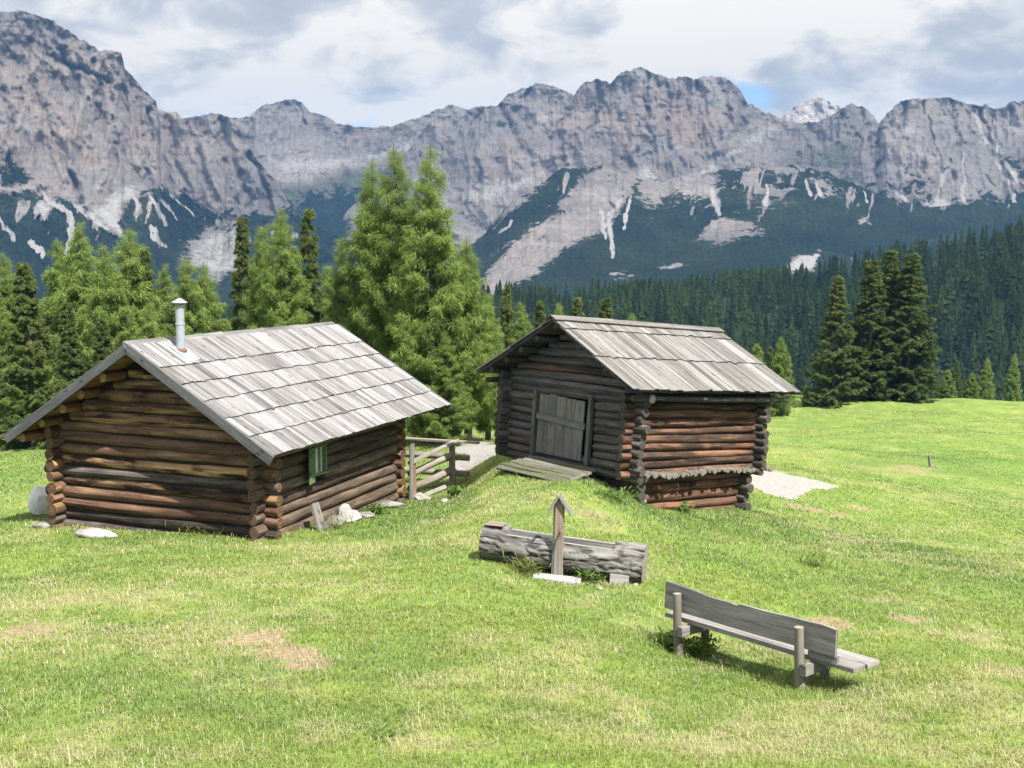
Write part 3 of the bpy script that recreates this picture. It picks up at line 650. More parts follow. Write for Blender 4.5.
for side, fs in ((1, (.3, .62)), (-1, (.22, .42, .62, .82)), (0, (0,))):
    for f in fs:
        pm = MB(); x = side * f * E2; z = -f * DR2 - .15; log(pm, (x, .14 + rng.uniform(-.04, .06), z), (x, L2 - .15, z), .075, .075, 12, .4, .08, .008, (.3, 0, 0)); shift(pm, D2).build('purlin', M['log_dark'], H2)
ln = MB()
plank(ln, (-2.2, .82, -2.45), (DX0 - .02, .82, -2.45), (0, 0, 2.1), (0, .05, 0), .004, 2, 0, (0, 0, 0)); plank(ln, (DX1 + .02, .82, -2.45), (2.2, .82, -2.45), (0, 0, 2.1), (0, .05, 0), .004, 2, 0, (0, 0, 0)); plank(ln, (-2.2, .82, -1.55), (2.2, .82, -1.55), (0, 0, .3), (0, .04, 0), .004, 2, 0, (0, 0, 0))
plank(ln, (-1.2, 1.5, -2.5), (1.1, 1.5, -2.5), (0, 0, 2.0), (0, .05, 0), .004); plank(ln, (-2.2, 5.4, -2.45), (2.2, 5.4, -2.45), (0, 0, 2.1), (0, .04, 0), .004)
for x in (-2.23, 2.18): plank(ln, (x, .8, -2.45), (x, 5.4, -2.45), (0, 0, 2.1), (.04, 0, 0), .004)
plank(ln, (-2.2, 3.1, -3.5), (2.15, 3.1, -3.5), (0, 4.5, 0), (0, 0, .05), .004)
shift(ln, D2).build('dark_backing', M['void'], H2)  # near black sheets paint shade into the barn's log gaps and doorway
# lower storey
lo = MB(); zl = np.arange(-5.05, -3.62, .235)
for z in zl: log(lo, (1.98, 1.0 - rng.uniform(0, .12), z), (1.98, 5.42 + rng.uniform(0, .08), z), .125, .12, 14, .22, .1, .012, (rng.uniform(.15, .7), 0, rng.uniform(.5, 1.4)))
o = shift(lo, D2).build('base_wall', M['log_red'], H2); o['label'] = 'red brown lower storey of logs under the ledge'
lo = MB()
for z in zl:
    for y in (1.15, 5.15): log(lo, (-1.9, y, z + .11), (2.3 + rng.uniform(-.05, .12), y, z + .11), .118, .118, 14, .3, .1, .012, t_dk())
    log(lo, (-1.9, 1.0, z), (-1.9, 5.1, z), .12, .12, 14, .5, .1, .01, t_dk())
shift(lo, D2).build('base_wall', M['log_dark'], H2)
lo = MB(); plank(lo, (1.93, 1.15, -4.3), (1.93, 5.15, -4.3), (0, 0, 1.5), (.04, 0, 0), .004); plank(lo, (-1.9, 1.2, -4.3), (1.9, 1.2, -4.3), (0, 0, 1.5), (0, .04, 0), .004); shift(lo, D2).build('dark_backing', M['void'], H2)
# the ledge of split billets between the storeys
ld = MB(); y = .72
while y < 5.86:
    wd = rng.uniform(.08, .16); z = -3.46 + .03 * math.sin(y * 2.1) + rng.uniform(-.012, .012); log(ld, (1.86, y + wd / 2, z + .03), (2.47 + rng.uniform(-.08, .07), y + wd / 2 + rng.uniform(-.03, .03), z - .03), wd * .62, wd * .56, 9, .2, .12, .0, (rng.uniform(.35, .85), 0, .2), 1.0, .8); y += wd * .96
shift(ld, D2).build('ledge', M['moss_deck'], H2)
# roof
rf = MB(); fr2 = [0.0, .155, .56, 1.0]
t_sg = lambda: (float(np.clip(rng.normal(.5, .25), 0, 1)), 0, 1.1 if rng.uniform() < .13 else rng.uniform(0, .4))
for side in (1, -1): roof_rows(rf, side, L2, E2, DR2, fr2, (.12, .23), .032, .14, .04, t_sg, .022, 0, .011)
roof2 = shift(rf, D2).build('roof', M['shingle_grey'], H2)
dk = MB()
for side in (1, -1):
    d = np.array([side * E2, 0, -DR2]) / S2; nv = np.array([side * DR2, 0, E2]) / S2
    for k in range(14):
        c = d * (S2 * (k + .5) / 14.3) - nv * .025; plank(dk, c + [0, .05, 0], c + [0, L2 - .05, 0], d * (S2 / 14.3 - .006), nv * .03 * side, .003, 2, 0, (rng.uniform(.2, .6), 0, 0), 0.2)
shift(dk, D2).build('roof_boards', M['log_dark'], roof2)
rc = MB()
for s in (1, -1):
    for k in range(3):
        y0 = -.05 + k * (L2 + .1) / 3; plank(rc, (s * .085, y0 + .01, .05 + .01 * (s > 0)), (s * .085, y0 + (L2 + .1) / 3 - .01, .05 + rng.uniform(0, .015) + .01 * (s > 0)), np.array([s * .2, 0, -.10]), np.array([.015, 0, s * .03]), .005, 6, .008, (rng.uniform(.1, .5), 0, .6))
shift(rc, D2).build('ridge_board', M['shingle_grey'], roof2)
# door
dr = MB(); x = DX0 + .16
for wd, t, top in ((.36, .55, 0), (.30, .45, .03), (.34, .6, 0), (.31, .5, -.02), (.33, .65, -.03)):
    plank(dr, (x + wd / 2 - .02, .66, DZ0 - .02), (x + wd / 2, .66, DZ1 - .1 + top), (wd - .012, 0, 0), (0, .04, 0), .004, 8, .006, (t, 0, .3), .3); x += wd
door = shift(dr, D2).build('door', M['door_wood'], H2)
mb = MB(); plank(mb, (DX0 + .13, .615, -2.43), (DX1 - .12, .615, -2.52), (0, 0, .15), (0, .05, 0), .006, 8, .01, (.45, 0, 0)); shift(mb, D2).build('ledger_board', M['door_wood'], door)
for x in (DX0, DX1):
    mb = MB(); plank(mb, (x, .66, DZ0 - .08), (x, .66, DZ1 + .02), (.125, 0, 0), (0, .12, 0), .01, 8, .006, (.12, 0, 0)); shift(mb, D2).build('door_post', M['door_wood'], H2)
# deck of half logs in front of the door
dkm = MB(); k = 0; y = .52
while y > -1.02:
    wd = rng.uniform(.15, .19); z = -3.50 - (.52 - y) * .10 + rng.uniform(-.012, .012)
    log(dkm, (-.95 + (.52 - y) * .30 + rng.uniform(-.12, .05), y, z), (1.32 + (.52 - y) * .32 + rng.uniform(-.07, .06), y, z + .01), wd * .52, wd * .5, 12, .25, .09, .01, (rng.uniform(.4, .9), 0, 1.0 if rng.uniform() < .5 else .5), 1.0, .5); y -= wd * .97
porch = shift(dkm, D2).build('porch_deck', M['moss_deck'], H2)
mb = MB()
for x in (-.7, 1.0): log(mb, (x, .8, -3.66), (x + .2, -.55, -3.72), .09, .09, 12, .3, .08, .01, (.3, 0, 0))
shift(mb, D2).build('deck_bearer', M['log_dark'], porch)
# ------------------------------------------------------------------ trough, spout post, bench, stones
TA = hit(492, 566); TB = hit(640, 583)
TA = at(490, 562, 17.2); TB = at(636, 583, 16.55)
def gpt(p, dz=0.0): return np.array([p[0], p[1], gz(p[0], p[1]) + dz])
ta, tb = gpt(TA), gpt(TB); tdir = tb - ta; tl = np.linalg.norm(tdir); trz = math.atan2(tdir[1], tdir[0]); try_ = -math.asin(tdir[2] / tl)
TR = empty('log_trough', (ta + tb) / 2, trz, 0.0, try_); tag(TR, 'water trough hollowed out of one thick grey bark log', 'trough')
def trough():
    rad0 = .305; hl = tl / 2 + .12; seg = 110; n = 260; mb = MB()
    t = np.linspace(-hl, hl, n); a = np.linspace(0, 2 * np.pi, seg + 1)
    A, T = np.meshgrid(a, t); rr = rad0 * (1 + .07 * (vnoise(T * 1.7, np.cos(A) * 1.6 + 4, 61, np.sin(A) * 1.6 + 5) * 2 - 1) + .05 * (ridged(T * 1.3, A * 3.2, 4, 62) - .5))
    wT = T + .12 * fbm(T * 3, A * 2.5, 2, 64); wA = A + .25 * fbm(T * 2.6, A * 3, 2, 65); grv = np.clip((ridged(wT * 2.6, wA * 3.4, 3, 63, .6) - .66) / .2, 0, 1); ends_ = smooth(0, .02, T + hl) * (1 - smooth(hl - .02, hl, T)); rr = rr * (1 - .075 * grv * ends_ + .03 * fbm(T * 9, A * 8, 3, 66))
    Y, Z = rr * np.cos(A), rr * np.sin(A)
    cut = smooth(-hl + .40, -hl + .42, T) * (1 - smooth(hl - .50, hl - .48, T)); top = .215
    Zc = np.where(cut > .5, np.minimum(Z, top), Z)                  # the sawn top between two end blocks
    P = np.stack([T, Y, Zc + .28], -1); k = seg + 1; i, j = np.meshgrid(np.arange(n - 1), np.arange(seg), indexing='ij')
    Y2 = (Y[:-1, :-1] + Y[1:, 1:]) / 2; sel = ~((cut[:-1, :-1] > .5) & (cut[1:, :-1] > .5) & (Z[:-1, :-1] >= top) & (Z[1:, 1:] >= top) & (np.abs(Y2) < .175))
    q = (i * k + j)[sel]; mb.add(P.reshape(-1, 3), np.stack([q, q + k, q + k + 1, q + 1], 1), np.stack([T, A * rad0, 0 * A + 3], -1).reshape(-1, 3), np.stack([.72 - .75 * grv + .25 * fbm(T * 4, A * 3, 3, 67), 0 * A, 0 * A], -1).reshape(-1, 3), True)
    for e in (0, -1):
        ring = P[e, :-1]; c = ring.mean(0) + [(-.01 if e == 0 else .01), 0, 0]; jj = np.arange(seg)
        mb.add(np.vstack([ring, c]), np.stack([jj, (jj + 1) % seg, np.full(seg, seg)], 1), np.vstack([ring, c]) - [[0, 0, .28]], (.5, 1.0, 0)) if False else mb.add(np.vstack([ring, c]), np.stack([jj, (jj + 1) % seg, np.full(seg, seg)], 1), np.stack([np.append(ring[:, 1], 0), np.append(ring[:, 2] - .28, 0), np.full(seg + 1, 4.0)], -1), (.5, 1.0, 0))
    o = mb.build('trough_body', M['bark'], TR)
    x0, x1 = -hl + .41, hl - .49; yb, zt, zb = .235, top + .28, .12; m2 = MB()                # the hollow: rim, sides, floor
    def quad(v, g, tn): m2.add(v, np.array([[0, 1, 2, 3]]), g, tn)
    for s in (-1, 1):
        ys = np.sqrt(rad0 ** 2 - top ** 2) * s; yi = .15 * s
        quad([(x0, ys * .96, zt + .003), (x1, ys * .96, zt + .003), (x1, yi, zt + .003), (x0, yi, zt + .003)], [(x0, 0, 1), (x1, 0, 1), (x1, .09, 1), (x0, .09, 1)], (.8, 0, 0))
        quad([(x0, yi, zt + .003), (x1, yi, zt + .003), (x1, yi * .8, zb), (x0, yi * .8, zb)], [(x0, 0, 2), (x1, 0, 2), (x1, .3, 2), (x0, .3, 2)], (.35, 0, 0))
    quad([(x0, -.14, zb), (x1, -.14, zb), (x1, .14, zb), (x0, .14, zb)], [(x0, 0, 3), (x1, 0, 3), (x1, .3, 3), (x0, .3, 3)], (.2, 0, 0))
    for x in (x0 + .012, x1 - .012):
        hgt = .12
        quad([(x, -.15, zb), (x, .15, zb), (x, .172, zt + .06), (x, -.172, zt + .06)], [(0, 0, 4), (.4, 0, 4), (.4, .5, 4), (0, .5, 4)], (.5, .5, 0))
    m2.build('hollow', M['grey_plank'], TR)
    m4 = MB(); plank(m4, (-hl + .03, -.02, .60), (-hl + .34, -.02, .612), (0, .26, 0), (0, 0, .012), .004, 4, .02, (.6, 0, 1.9)); o2 = m4.build('bark_scar', M['orange_post'], TR); o2['label'] = 'orange worn patch on the left end block'
trough()

SP_ = hit(558, 578); WP = empty('spout_post', gpt(SP_, -.02), R(-8)); tag(WP, 'wooden spout post with a tiny pitched roof standing before the trough', 'post')
mb = MB(); hp = 1.36
plank(mb, (-.005, 0, -.1), (.02, .01, hp - .05), (.155, 0, 0), (0, .13, 0), .018, 10, .006, (.55, 0, .5)); mb.build('post', M['post'], WP)
mb = MB(); plank(mb, (-.088, .02, -.05), (-.05, .02, hp - .2), (.05, 0, 0), (0, .12, 0), .008, 8, .006, (.2, 0, .2)); mb.build('side_slat', M['post'], WP)
for s in (-1, 1):
    mb = MB(); plank(mb, (0.02 + s * .005, 0.0, hp + .015), (.02 + s * .19, 0.0, hp - .29), (0, .24, 0), (.03 * 1, 0, s * .019), .005, 4, .005, (.5, 0, .3)); mb.build('roof_board', M['grey_plank'], WP)
mb = MB(); log(mb, (.05, -.05, .82), (.05, -.16, .80), .016, .015, 8, .05, 0, 0); log(mb, (.05, -.14, .81), (.05, -.16, .70), .012, .012, 8, .05, 0, 0); mb.build('spout', M['rusty'], WP)
mb = MB(); plank(mb, (-.33, .06, .035), (.44, -.02, .03), (-.02, .30, 0), (0, 0, .09), .02, 8, .01); sl = mb.build('stone_slab', M['concrete'], None)
sl.location = tuple(gpt(hit(553, 580)) + [0, -.05, -.01]); sl.rotation_euler = (R(-4), R(2), R(-10)); tag(sl, 'pale flat slab at the foot of the spout post', 'slab')
bl = MB(); plank(bl, (-.15, 0, .06), (.15, 0, .06), (0, .02, .17), (0, .05, 0), .006, 4, .004, (.8, 0, 0)); b_ = bl.build('wooden_block', M['grey_plank'], None)
b_.location = tuple(gpt(hit(619, 584))); b_.rotation_euler = (R(-8), R(4), R(-6)); tag(b_, 'small board end stuck in the grass under the right end of the trough', 'board')

# bench: its back is towards us
bn, bf = gpt(at(800, 690, 12.0)), gpt(at(677, 655, 13.7)); bn, bf = gpt(hit(800, 689, 9, 16)), gpt(hit(678, 655, 10, 17))
bd = bf - bn; bl_ = np.linalg.norm(bd[:2]); brz = math.atan2(-bd[1], -bd[0])           # local x runs from the far end to the near end
ctr = (bn + bf) / 2; bpitch = math.atan2(bd[2], bl_) + .045; ctr = ctr + [0, 0, .04]
BE = empty('park_bench', ctr, brz, 0.0, bpitch); tag(BE, 'grey plank bench seen from behind, its backrest edge worn wavy', 'bench')
hb_ = bl_ / 2
for s in (-1, 1):
    mb = MB(); log(mb, (s * hb_, 0, -.3), (s * hb_ + .01, -.01, .745), .062, .055, 14, .15, .05, .004, (.45, 0, .2)); o = mb.build('post', M['post'], BE)
    xb_ = s * hb_ + (.11 if s > 0 else .12); mb = MB(); plank(mb, (xb_, -.09, .27), (xb_, .62, .27), (.09, 0, 0), (0, 0, .13), .008, 4, .004, (.5, 0, 0)); mb.build('bearer', M['grey_plank'], BE)
    mb = MB(); log(mb, (s * (hb_ - .02), .50, -.3), (s * (hb_ - .02), .50, .21), .06, .058, 12, .2, .05, .004, (.4, 0, 0)); mb.build('leg', M['post'], BE)
for y, wd, t in ((.21, .22, .62), (.45, .235, .8)):
    mb = MB(); plank(mb, (-hb_ - .33, y, .365), (hb_ + .66 + (.02 if y > .3 else 0), y, .365), (0, wd, 0), (0, 0, .055), .006, 14, .004, (t, 0, .1)); mb.build('seat_plank', M['grey_plank'], BE)
xs = np.array([0, .05, .12, .18, .235, .28, .34, .42, .455, .475, .52, .62, .75, .87, .93, 1.0]); dz = .62 * np.array([.045, .04, .02, .0, -.02, -.045, -.055, -.055, -.085, -.035, -.03, -.035, -.015, -.01, .0, -.03])
mb = MB(); plank(mb, (-hb_ - .30, .098, .64), (hb_ + .44, .098, .64), (0, .035, .335), (0, .04, -.004), .004, 60, .003, (.42, 0, 0), .4, lambda t: np.interp(t, xs, dz)); o = mb.build('backrest', M['grey_plank'], BE); o['label'] = 'wavy worn upper back board'
mb = MB(); plank(mb, (hb_ + .06, .094, .432), (hb_ + .46, .094, .432), (0, .02, .09), (0, .04, 0), .004, 8, .003, (.2, 0, 0)); mb.build('lower_back_board', M['grey_plank'], BE)

def stone(name, px, py, size, seed, mat, label, d=None, sink=.3, rz=0.0, cat='rock', group=None, tone=.5):
    p = hit(px, py) if d is None else at(px, py, d); p = gpt(p); mb = MB(); rock_bm(mb, (0, 0, 0), size, seed); o = mb.build(name, M[mat], None)
    o.location = tuple(p + [0, 0, size[2] * (1 - 2 * sink)]); o.rotation_euler = (0, 0, rz); tag(o, label, cat, group); return o
stone('boulder', 45, 513, (.36, .36, .46), 3, 'white_rock', 'tall pale boulder on the grass left of the cabin corner', 24.5, .2)
stone('rock', 96, 531, (.52, .22, .14), 8, 'pale_rock', 'long low pale stone lying under the gable wall', 21.4, .35, R(-14))
stone('rock', 47, 525, (.32, .22, .08), 12, 'grey_rock', 'small flat stone in the shade by the boulder', 23.0, .3)
for k, (lx, ly, sz, sd, mt, lb) in enumerate((
  (3.22, 2.55, (.24, .22, .15), 21, 'grey_rock', 'grey stone next to the leaning plank by the cabin side wall'),
  (3.25, 3.15, (.34, .24, .17), 22, 'pale_rock', 'largest stone of the pile under the cabin window'),
  (3.28, 3.75, (.24, .2, .12), 24, 'grey_rock', 'flat stone at the far end of the pile by the cabin side wall'),
  (3.0, 3.3, (.2, .16, .26), 25, 'pale_rock', 'stone perched against the logs on top of the pile'),
  (3.3, 2.15, (.14, .11, .07), 27, 'grey_rock', 'fist sized stone in the grass below the leaning plank'),
  (3.05, 5.3, (.45, .18, .13), 31, 'grey_rock', 'long foundation stone near the rear end of the cabin side wall'),
  (3.0, 7.1, (.28, .2, .12), 33, 'pale_rock', 'footing stone under the orange railing post'))):
    q = H1w((lx, ly, -4)); p = gpt(q); mb = MB(); rock_bm(mb, (0, 0, 0), sz, sd); o = mb.build('rock', M[mt], None); o.location = tuple(p + [0, 0, sz[2] * .45]); o.rotation_euler = (0, 0, k * 1.3); tag(o, lb, 'rock')
q = gpt(H1w((3.28, 1.95, -4)), -.06); mb = MB(); plank(mb, (0, 0, 0), (-.22, .03, .62), (.02, .23, 0), (.08, -.01, .03), .01, 6, .012, (.45, 0, .2)); o = mb.build('plank', M['grey_plank'], None); o.location = tuple(q); o.rotation_euler = (0, 0, -B1); tag(o, 'short weathered plank leaning on the cabin side wall', 'plank')
for k, (px, py, sz, lb) in enumerate(((600, 590, .05, 'white pebble in the grass below the trough'), (636, 586, .05, 'pale pebble right of the board under the trough'), (445, 502, .1, 'small white stone beside the railing corner'), (428, 500, .09, 'light stone below the railing logs'))):
    p = gpt(hit(px, py)); mb = MB(); rock_bm(mb, (0, 0, 0), (sz, sz * .8, sz * .6), 40 + k); o = mb.build('pebble', M['pale_rock'], None); o.location = tuple(p + [0, 0, sz * .3]); tag(o, lb, 'pebble')
for k, (lx, ly, sz, sd) in enumerate(((2.12, .95, (.15, .2, .13), 51), (1.95, 1.2, (.16, .15, .14), 52))):
    q = np.array(Matrix.Rotation(-B2, 3, 'Z') @ Vector((lx, ly, 0))) + P2; p = gpt(q); mb = MB(); rock_bm(mb, (0, 0, 0), sz, sd); o = mb.build('rock', M['grey_rock'], None); o.location = tuple(p + [0, 0, sz[2] * .4]); tag(o, ('footing stone under the front right corner of the barn', 'second footing stone just inside the barn corner')[k], 'rock')
p = gpt(hit(931, 467)); mb = MB(); log(mb, (0, 0, -.2), (-.1, 0, .52), .075, .06, 10, .1, .05, 0, (.5, 0, 0)); log(mb, (.05, 0, -.1), (.22, .02, .07), .05, .04, 10, .1, .05, 0, (.4, 0, 0)); o = mb.build('stake', M['grey_plank'], None); o.location = tuple(p); tag(o, 'short wooden stake leaning in the far meadow', 'stake')

# weeds and tall tufts
def leaf_tri(mb, p, d, side, L, W, tone):
    m = p + d * L * .5; mb.append((p, m - side * W, p + d * L, m + side * W, tone))
def weed(name, p, rad, hgt, nleaf, LW, label, seed, mat='weed', dry=0.0, cat='weed'):
    r = np.random.default_rng(seed); V = []; T = []
    for _ in range(nleaf):
        a = r.uniform(0, 6.28); q = np.array([rad * r.normal() * .5, rad * r.normal() * .5, hgt * r.uniform(0, .75) ** 1.3]); d = nrm([math.cos(a), math.sin(a), r.uniform(.1, 1.5)]); s = nrm(np.cross(d, [0, 0, 1])); L = LW[0] * r.uniform(.6, 1.3); W = LW[1] * r.uniform(.6, 1.3); m = q + d * L * .5 + np.array([0, 0, .02 * L])
        V += [[-.004, 0, -.02], [.004, 0, -.02], q + [.003, 0, 0], q - [.003, 0, 0]]; T += [(.3, dry * .5, 0)] * 4
        V += [q, m - s * W, q + d * L - [0, 0, .15 * L], m + s * W]; T += [(r.uniform(), dry * r.uniform(0, 1), 0)] * 4
    n = len(V) // 4; mb = MB(); mb.add(V, np.arange(4 * n).reshape(-1, 4), None, T); o = mb.build(name, M[mat], None); o.location = tuple(p); tag(o, label, cat); return o
weed('weed', gpt(hit(402, 716, 6, 14)), .03, .16, 7, (.09, .024), 'single dark green broad leaf shoot near the bottom edge', 1)
weed('weed', gpt(hit(385, 738, 6, 14)), .26, .06, 160, (.06, .010), 'low leafy patch below the broad leaf shoot', 2)
weed('weed', gpt(hit(700, 655, 9, 16)), .24, .30, 260, (.12, .016), 'dark leafy weeds under the far end of the bench', 3)
weed('weed', gpt(hit(668, 648, 9, 16)), .2, .26, 160, (.12, .012), 'thin weeds round the far bench post', 33)
weed('weed', gpt(hit(590, 580, 9, 18)), .25, .22, 200, (.14, .016), 'leafy weeds growing against the middle of the trough', 4)
weed('weed', gpt(hit(525, 573, 9, 20)), .25, .28, 180, (.2, .009), 'dry grass tuft leaning on the left half of the trough', 5, dry=.8)
weed('weed', gpt(hit(648, 500)), .25, .3, 150, (.14, .03), 'nettles at the front right corner of the barn', 6)
weed('weed', gpt(hit(684, 512)), .2, .25, 120, (.14, .03), 'green nettles at the foot of the sunlit barn wall', 16)
weed('weed', gpt(hit(612, 500)), .5, .22, 260, (.16, .02), 'shaded weeds below the deck of the barn', 7)
weed('weed', gpt(hit(455, 497)), .18, .3, 120, (.16, .03), 'broad leafed dock beside the railing post', 8)
weed('weed', gpt(hit(376, 515)), .2, .3, 120, (.15, .03), 'leafy weeds beside the stones of the cabin side wall', 9)
weed('weed', gpt(hit(815, 566)), .3, .2, 100, (.28, .012), 'yellow green tussock on the slope right of the trough', 11, dry=.4)
weed('weed', gpt(hit(215, 535)), .9, .16, 160, (.22, .009), 'dry grass stalks along the gable wall of the cabin', 12, dry=.8)
weed('weed', gpt(hit(335, 529)), .4, .3, 90, (.4, .007), 'tall thin stalks by the leaning plank', 13, dry=.8)
# ------------------------------------------------------------------ conifers
def conifer(kind, H, seed, Rc, dens, card, clear=.08, lean=0.02):
    r = np.random.default_rng(seed); tr = MB(); V = []; T = []
    rb = .012 * H + .05; n = 14; t = np.linspace(0, 1, n); ph = r.uniform(0, 6, 2)
    def axis(s): return np.stack([lean * H * s * np.sin(ph[0] + s * 2) * s, lean * H * s * np.cos(ph[1] + s * 2.4) * s, s * H], -1)
    a = np.linspace(0, 2 * np.pi, 9); c = axis(t); rad = rb * (1 - t) ** .9 + .008
    P = c[:, None] + np.stack([rad[:, None] * np.cos(a), rad[:, None] * np.sin(a), 0 * a + 0 * rad[:, None]], -1); P[0, :, 2] -= .5
    i, j = np.meshgrid(np.arange(n - 1), np.arange(8), indexing='ij'); q = (i * 9 + j).ravel(); tr.add(P.reshape(-1, 3), np.stack([q, q + 1, q + 10, q + 9], 1), None, (0, 0, 0), True)
    s = clear
    larch = kind == 'larch'
    gapn = r.uniform(.75, 1.2, 80)
    while s < .985:
        whorl = r.integers(3, 5) if larch else r.integers(5, 8)
        for _ in range(whorl):
            s2 = min(.99, s + r.uniform(-.012, .012))
            prof = ((1 - s2) ** .80) * min(1, (s2 - clear + .10) / .22) if larch else ((1 - s2) ** .92) * min(1, (s2 - clear + .09) / .12)
            L = Rc * prof * (r.uniform(.42, 1.18) if larch else r.uniform(.6, 1.12)) * gapn[int(s2 * 79)] ** (.7 if larch else .35) + (.07 if larch else .10)
            az = r.uniform(0, 6.283); m = 6; u = np.linspace(0, 1, m)
            e0 = (r.uniform(-.12, .38) if larch else r.uniform(-.30, .10)) + (.25 if larch else .75) * max(0, s2 - .72) * 2.2
            droop = r.uniform(.10, .35) if larch else r.uniform(.15, .40)
            zc = e0 * u - droop * u * (1.5 - u) * 1.0 + (.20 if larch else .22) * u ** 3
            bend = r.uniform(-.18, .18)
            pts = axis(np.array([s2]))[0] + L * np.stack([u * np.cos(az + bend * u), u * np.sin(az + bend * u), zc], -1)
            br = .006 + .010 * L
            for k in range(m - 1):                                  # the limb: a thin three sided tube
                d, uu, vv = frame(pts[k + 1] - pts[k]); aa = np.array([0, 2.09, 4.19]); r0, r1 = br * (1 - k / m), br * (1 - (k + 1) / m)
                ring = lambda c0, rr: c0 + rr * (np.cos(aa)[:, None] * uu + np.sin(aa)[:, None] * vv)
                tr.add(np.vstack([ring(pts[k], r0), ring(pts[k + 1], r1)]), np.array([[0, 1, 4, 3], [1, 2, 5, 4], [2, 0, 3, 5]]))
            ks = min(1.0, .28 + 2.6 * (1 - s2)) if larch else 1.0
            N = int(dens * (L + .12)); 
            if N < 3: N = 3
            ntw = max(3, int(L * 7)); tw = r.uniform(.12, 1.02, ntw) ** .8; twL = ((.12 if larch else .20) + .32 * L * (1.06 - tw)) * r.uniform(.5, 1.2, ntw) * ks
            twa = az + np.where(r.uniform(size=ntw) < .5, 1, -1) * r.uniform(.5, 1.25, ntw); twz = r.uniform(-2.3, -.3, ntw) if larch else r.uniform(-.75, -.05, ntw)
            twd = np.stack([np.cos(twa), np.sin(twa), twz], -1); twd /= np.linalg.norm(twd, axis=1)[:, None]; twt = np.clip(r.normal(.5, .22, ntw) + .12 * (s2 - .5), 0, 1)
            k = r.integers(0, ntw, N); pos = np.stack([np.interp(tw[k], u, pts[:, x]) for x in range(3)], -1) + twd[k] * (twL[k] * r.uniform(0, 1, N))[:, None]
            end = r.uniform(size=N) < .15; pos[end] = pts[-1] - (pts[-1] - pts[-2]) * r.uniform(0, .9, (end.sum(), 1))
            dd = twd[k] + r.normal(0, .6, (N, 3)); dd[:, 2] -= .10; dd /= np.linalg.norm(dd, axis=1)[:, None]
            sd = np.cross(dd, r.normal(size=(N, 3))); sd /= np.linalg.norm(sd, axis=1)[:, None] + 1e-9
            ln = (ks * card * r.uniform(.6, 1.35, N))[:, None]; wd = ln * (r.uniform(.05, .09, N) if larch else r.uniform(.10, .18, N))[:, None]
            q0 = pos + r.normal(0, .08 if larch else .035, (N, 3)); V.append(np.stack([q0 - sd * wd, q0 + sd * wd, q0 + dd * ln], 1).reshape(-1, 3))
            dry = (r.uniform(size=N) < (.05 if (not larch and s2 > .45) else .012)).astype(float)
            tt = np.clip(twt[k] + r.normal(0, .10, N), 0, 1); T.append(np.repeat(np.stack([tt, dry, 0 * tt], -1), 3, axis=0))
        s += (r.uniform(.0075, .014) if larch else r.uniform(.020, .030)) * (11 / H) ** .35
    V = np.concatenate(V); T = np.concatenate(T); cr = MB(); cr.add(V, np.arange(len(V)).reshape(-1, 3), None, T)
    return tr, cr
PROTO = {}
def proto(key):
    if key in PROTO: return PROTO[key]
    kind, var, lod = key; sd = {'larch': 100, 'spruce': 200, 'young': 300}[kind] + var * 7 + lod
    hh = 11.0
    if kind == 'larch': tr, cr = conifer('larch', hh, sd, [2.0, 2.35, 1.95, 2.2][var % 4], [350, 190][lod], [.17, .25][lod], [.06, .10, .05, .12][var % 4], .018)
    elif kind == 'spruce': tr, cr = conifer('spruce', hh, sd, [1.95, 1.6, 2.2, 1.75][var % 4], [800, 420][lod], [.13, .19][lod], .03, .008)
    else: tr, cr = conifer('larch', hh, sd, 2.4, 240, .30, .02, .008)
    PROTO[key] = (tr, cr, hh); return PROTO[key]
MESHES = {}
def plant_tree(kind, var, lod, px, top, d, label, group=None, pb=None, wide=1.0):
    key = (kind, var, lod); g = at(px, 400, d); x, y = g[0], g[1]; tip = at(px, top, d)[2]; z0 = gz(x, y) - .05; h = max(1.0, tip - z0)
    name = {'larch': 'larch_tree', 'spruce': 'spruce_tree', 'young': 'young_larch'}[kind]
    tr, cr, hh = proto(key); o = empty(name, (x, y, z0), rng.uniform(0, 6.28)); s = h / hh
    o.scale = (s * wide, s * wide, s)
    if key not in MESHES:
        a = tr.build('trunk', M['tree_bark'], o); b = cr.build('crown', M['spruce' if kind == 'spruce' else 'larch'], o); MESHES[key] = (a, b)
    else:
        for src in MESHES[key]:
            c = src.copy(); c.parent = o; COL.objects.link(c)
    tag(o, label, 'tree', group); return o
G1, G2, G3 = 'conifers behind the small cabin', 'conifers behind the barn', 'conifers along the far meadow edge'
